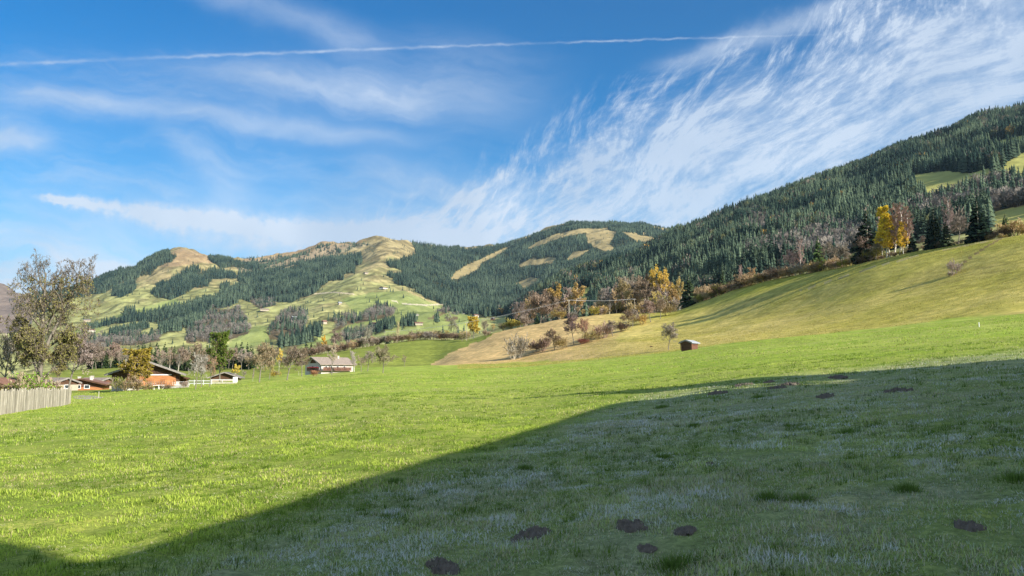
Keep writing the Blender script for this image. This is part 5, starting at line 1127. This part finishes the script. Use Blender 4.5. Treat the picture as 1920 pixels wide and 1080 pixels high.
far_farm(706, 611, 14, 'dark roofed farm half hidden by spruces on the lower pasture', 'brown_tiles', 'white_plaster', -60)
far_farm(785, 609, 14, 'long dark roofed barn on the lower green pasture', 'brown_tiles', 'cream_plaster', -75, 'barn', 2.4, 3.4, 1.6)
far_farm(782, 592, 4, 'tiny white hut left of the bare hedge on the green pasture', 'grey_tiles', 'white_plaster', -50, 'alpine_hut', 2.4, 3, 1)
far_farm(552, 599, 9, 'farm with grey roof beside the dark square spruce clump', 'metal_roof', 'white_plaster', -50)
far_farm(608, 607, 8, 'small brown barn under the strip of trees', 'brown_tiles', 'cream_plaster', -40, 'barn')
far_farm(892, 594, 9, 'white farmhouse at the right tip of the green pasture', 'brown_tiles', 'white_plaster', -50, h1=3, h2=4, rise=1.8)
far_farm(924, 600, 8, 'red fronted cottage where the green pasture meets the forest', 'russet_tiles', 'red_wood', -20, 'cottage', 2.6, 3.6, 1.6)
# ------------------------------------------------------------------ paling fence
o = empty('paling_fence', ground_r(60, 60)); tag(o, 'weathered grey paling fence of uneven upright boards at the left edge', 'fence')
pa = ground(132, 757); pb = ground(-2, 779); pb2 = ground(-90, 795); bd = PB(); rls = PB(); ps = PB(); rq = random.Random(8)
pts = [pa, pb, pb2]
for a_, b_ in zip(pts[:-1], pts[1:]):
    L_ = (b_ - a_).xy.length; n = int(L_ / .135); ux = (b_ - a_).xy.normalized(); nx_ = Vector((-ux.y, ux.x))
    for i in range(n):
        c = a_.xy.lerp(b_.xy, i / n); z0 = float(zat(c.x, c.y)); w_ = rq.uniform(.045, .062); hh = rq.uniform(1.08, 1.34); tl = rq.uniform(-.03, .03); sk = rq.uniform(-.008, .008)
        q0 = c - ux * w_; q1 = c + ux * w_; th_ = nx_ * .013; pk = rq.uniform(-.04, .05)
        bd.poly([(q0.x - th_.x, q0.y - th_.y, z0 - .05), (q1.x - th_.x, q1.y - th_.y, z0 - .05), (q1.x + th_.x, q1.y + th_.y, z0 - .05), (q0.x + th_.x, q0.y + th_.y, z0 - .05)] +
                [(q0.x - th_.x + ux.x * tl, q0.y - th_.y + ux.y * tl + sk, z0 + hh), (q1.x - th_.x + ux.x * tl, q1.y - th_.y + ux.y * tl + sk, z0 + hh + pk), (q1.x + th_.x + ux.x * tl, q1.y + th_.y + ux.y * tl + sk, z0 + hh + pk), (q0.x + th_.x + ux.x * tl, q0.y + th_.y + ux.y * tl + sk, z0 + hh)],
                [(0,3,2,1),(4,5,6,7),(0,1,5,4),(1,2,6,5),(2,3,7,6),(3,0,4,7)])
    m_ = 12
    for i in range(m_):
        c = a_.lerp(b_, i / m_); e = a_.lerp(b_, (i + 1) / m_); off = nx_ * (-.05)
        for hz in (.3, .95): rls.bar((c.x + off.x, c.y + off.y, float(zat(c.x, c.y)) + hz), (e.x + off.x, e.y + off.y, float(zat(e.x, e.y)) + hz), .03, 4)
        z0 = float(zat(c.x, c.y)); ps.bar((c.x + off.x * 2.4, c.y + off.y * 2.4, z0 - .3), (c.x + off.x * 2.4, c.y + off.y * 2.4, z0 + 1.2), .05, 6)
inv = Matrix.Translation(-o.location)
for nm, pb_ in (('boards', bd), ('rail', rls), ('posts', ps)):
    x_ = pb_.build(nm, 'grey_wood', o); x_.data.transform(inv)
# ------------------------------------------------------------------ power line
def pole(px, r_, ytop, mat, label, rad_=.16):
    g_ = ground_r(px, r_); te_ = (g_.z - CAMZ) / r_; _, tt_ = pix2dir(px, ytop); h_ = (tt_ - te_) * r_
    o = empty('utility_pole', g_); tag(o, label, 'utility pole')
    v, f = tubes(np.array([[0, 0, -.5]]), np.array([[0, 0, h_]]), np.array([rad_]), np.array([rad_ * .7]), 10); add('post', new_mesh('post', v, f, True, None, [M[mat]]), o)
    PB().box(-.9, .9, -.06, .06, h_ - .5, h_ - .36).build('crossarm', mat, o)
    for x_ in (-.8, .8): PB().bar((x_, 0, h_ - .36), (x_, 0, h_ - .12), .05).build('insulator', 'white_paint', o)
    return g_ + Vector((0, 0, h_ - .12))
tp = [pole(722, 600, 622, 'grey_wood', 'wooden utility pole among the bushes of the lower hedge bank'), pole(875, 500, 604, 'grey_wood', 'brown wooden utility pole below the large gold tree', .2), pole(1067, 462, 562, 'pale_wood', 'pale utility pole on the crest of the tan field', .17), pole(1190, 462, 560, 'grey_wood', 'utility pole hidden among the grove trees')]
for a_, b_, nm in ((tp[0], tp[1], 'left'), (tp[1], tp[2], 'middle'), (tp[2], tp[3], 'right')):
    for k_, sx_ in enumerate((-.8, .8)):
        P_ = [a_.lerp(b_, i / 16) + Vector((sx_, 0, -3.2 * (i / 16) * (1 - i / 16) + (.9 if k_ else 0) * 0)) for i in range(17)]
        P_ = np.array(P_); v, f = tubes(P_[:-1], P_[1:], np.full(16, .05), np.full(16, .05), 4)
        w_ = add('power_cable', new_mesh('power_cable', v, f, True, None, [M['wire_metal']])); tag(w_, 'thin bright overhead cable, %s of the pair in the %s span between utility poles' % (('left', 'right')[k_], nm), 'cable', 'overhead cables of the power line')
# stakes
def stake(px, yb, yt, mat, label):
    g_ = ground(px, yb); d_ = g_.xy.length; h_ = (yb - yt) * d_ / F; w_ = .022
    o = PB().box(-w_, w_, -w_, w_, -.2, h_).box(-w_ * 1.3, w_ * 1.3, -w_ * 1.3, w_ * 1.3, h_, h_ + w_).build('stake', mat, None); o.location = g_; tag(o, label, 'stake')
stake(1836, 613, 606, 'white_paint', 'thin white marker stake in the meadow near the right edge'); stake(1092, 672, 665, 'pale_wood', 'short pale stake at the edge of the tan field'); stake(185, 746, 736, 'pale_wood', 'short pale stake by the gravel yard')
stake(560, 704, 696, 'pale_wood', 'short pale stake left of the long roofed chalet')
# ------------------------------------------------------------------ molehills and tufts
def molehill(px, py, wpx, label, frosty=False, flat=1.0):
    g_ = ground(px, py); d_ = g_.xy.length; w_ = wpx * d_ / F / 2; rgm = np.random.default_rng(int(px * 7 + py))
    n = 44; gx, gy = np.meshgrid(np.linspace(-1.3, 1.3, n), np.linspace(-1.3, 1.3, n)); R_ = np.hypot(gx, gy)
    th = np.arctan2(gy, gx); R_ = R_ * (1 + .18 * np.sin(th * 2 + px) + .1 * np.sin(th * 5 + py))
    z_ = np.clip(1 - R_ ** 1.5, -0.25, 1) * w_ * .20 * flat + (R_ < 1.15) * (fbm(gx * 5 + px, gy * 5, 4, 5, .75) * w_ * .30 + .01)
    X_ = gx * w_; Y_ = gy * w_ ; base_ = zat(g_.x + X_.ravel(), g_.y + Y_.ravel()).reshape(n, n) - g_.z
    z_ = base_ + z_; z_ = np.where(R_ > 1.1, base_ - .12, z_)
    V_ = np.stack([X_, Y_, z_], -1).reshape(-1, 3); i_ = np.arange(n - 1)[:, None] * n + np.arange(n - 1)[None]; Q_ = np.stack([i_, i_ + 1, i_ + n + 1, i_ + n], -1).reshape(-1, 4)
    o = add('molehill', new_mesh('molehill', V_, Q_, False, None, [M['soil']])); o.location = g_; tag(o, label, 'molehill', 'molehills on the shaded turf')
for a_ in [(830,1064,62,'dark molehill nearest the viewpoint at the bottom of the picture'),(996,1004,62,'wide flat molehill left of the pair in the near shade'),(1182,988,54,'crumbly frost speckled molehill between two others in the near shade'),(1284,998,42,'rightmost molehill of the near row in the shade'),(1213,1030,30,'small round molehill below the near row'),(1816,988,34,'frosted small molehill near the right edge'),
           (1394,723,26,'far molehill just inside the upper shadow edge, beside the thin shadow finger'),(1482,722,28,'far dark molehill in the middle of the upper row'),(1456,728,26,'far molehill below and left of the dark middle one'),(1442,717,20,'far small molehill near the sunlit edge'),(1572,709,30,'dark molehill right on the sunlit shadow edge'),(1683,734,36,'flat dark molehill alone at the far right of the upper shade'),(1548,744,32,'brownish flat molehill below the upper row'),(1345,738,30,'brown flattened molehill left of the upper row'),(1330,870,14,'tiny brown molehill in the middle of the shade')]:
    molehill(*a_[:3], a_[3])
rgt = np.random.default_rng(9)
def tuft(px, py, wpx, label, colr, n=420, hgt_=.16):
    g_ = ground(px, py); d_ = g_.xy.length; w_ = wpx * d_ / F / 2; r_ = np.minimum(np.abs(rgt.normal(size=n)) * .5, 1) * w_; t_ = rgt.uniform(0, 6.283, n); P = np.stack([r_ * np.cos(t_), r_ * np.sin(t_), zat(g_.x + r_ * np.cos(t_), g_.y + r_ * np.sin(t_)) - g_.z - .02], -1)
    L = hgt_ * rgt.uniform(.5, 1.2, n); ln = rgt.uniform(.1, .9, n); th = t_ + rgt.normal(size=n) * .8; tip = P + np.stack([np.cos(th) * L * np.sin(ln), np.sin(th) * L * np.sin(ln), L * np.cos(ln)], -1)
    a_ = rgt.uniform(0, 6.28, n); Wv = np.stack([np.cos(a_), np.sin(a_), 0 * a_], -1) * .0045 * max(1, d_ / 9); v = np.stack([P - Wv, P + Wv, tip], 1).reshape(-1, 3)
    cc = np.repeat(np.array(colr)[None] * rgt.uniform(.6, 1.4, (n, 1)), 3, 0); o = add('grass_tuft', new_mesh('grass_tuft', v, np.arange(3 * n).reshape(-1, 3), False, cc, [M['grass']])); o.location = g_; tag(o, label, 'grass tuft')
for px_, py_, w_, lb in ((1422,746,30,'taller dark grass tuft among the far molehills'),(1590,812,46,'dark tuft of grass in the middle right of the shade'),(1265,1062,90,'tall green grass tuft at the lower middle'),(1440,935,50,'grass tuft right of the middle of the shade'),(1500,940,44,'grass tuft beside the one right of middle'),(1905,900,60,'grass tuft at the right edge'),(1245,860,30,'small tuft in the middle of the shade'),(985,880,40,'tuft near the left border of the shade'),(740,905,34,'tuft close to the slanting shadow edge'),(1300,800,26,'small dark tuft below the brown molehill'),(1240,765,30,'dark tuft near the corner of the shadow'),(1700,920,44,'low tuft between the middle and right edge')):
    tuft(px_, py_, w_, lb, (0.16, .24, .05), 320 + w_ * 4, .10)

# ------------------------------------------------------------------ thin mountain haze
hz = PB(); hz.v = []; hz.box(-9600, 9600, -9600, 9600, float(ZZ.min()) - 1.5, float(ZZ.max()) + 40)
def b_haze(t):
    return None
hm = bpy.data.materials.new('haze'); hm.use_nodes = True; t = hm.node_tree; t.nodes.clear()
ou = t.nodes.new('ShaderNodeOutputMaterial'); pv = t.nodes.new('ShaderNodeVolumePrincipled'); pv.inputs['Color'].default_value = (0.58, 0.82, 1.0, 1)
pv.inputs['Density'].default_value = 2.6e-5; pv.inputs['Anisotropy'].default_value = 0.2; t.links.new(pv.outputs[0], ou.inputs['Volume'])
M['haze'] = hm; tag(hz.build('haze', 'haze'), kind='stuff')
print('terrain z', ZZ.min(), ZZ.max(), 'tallest in box')
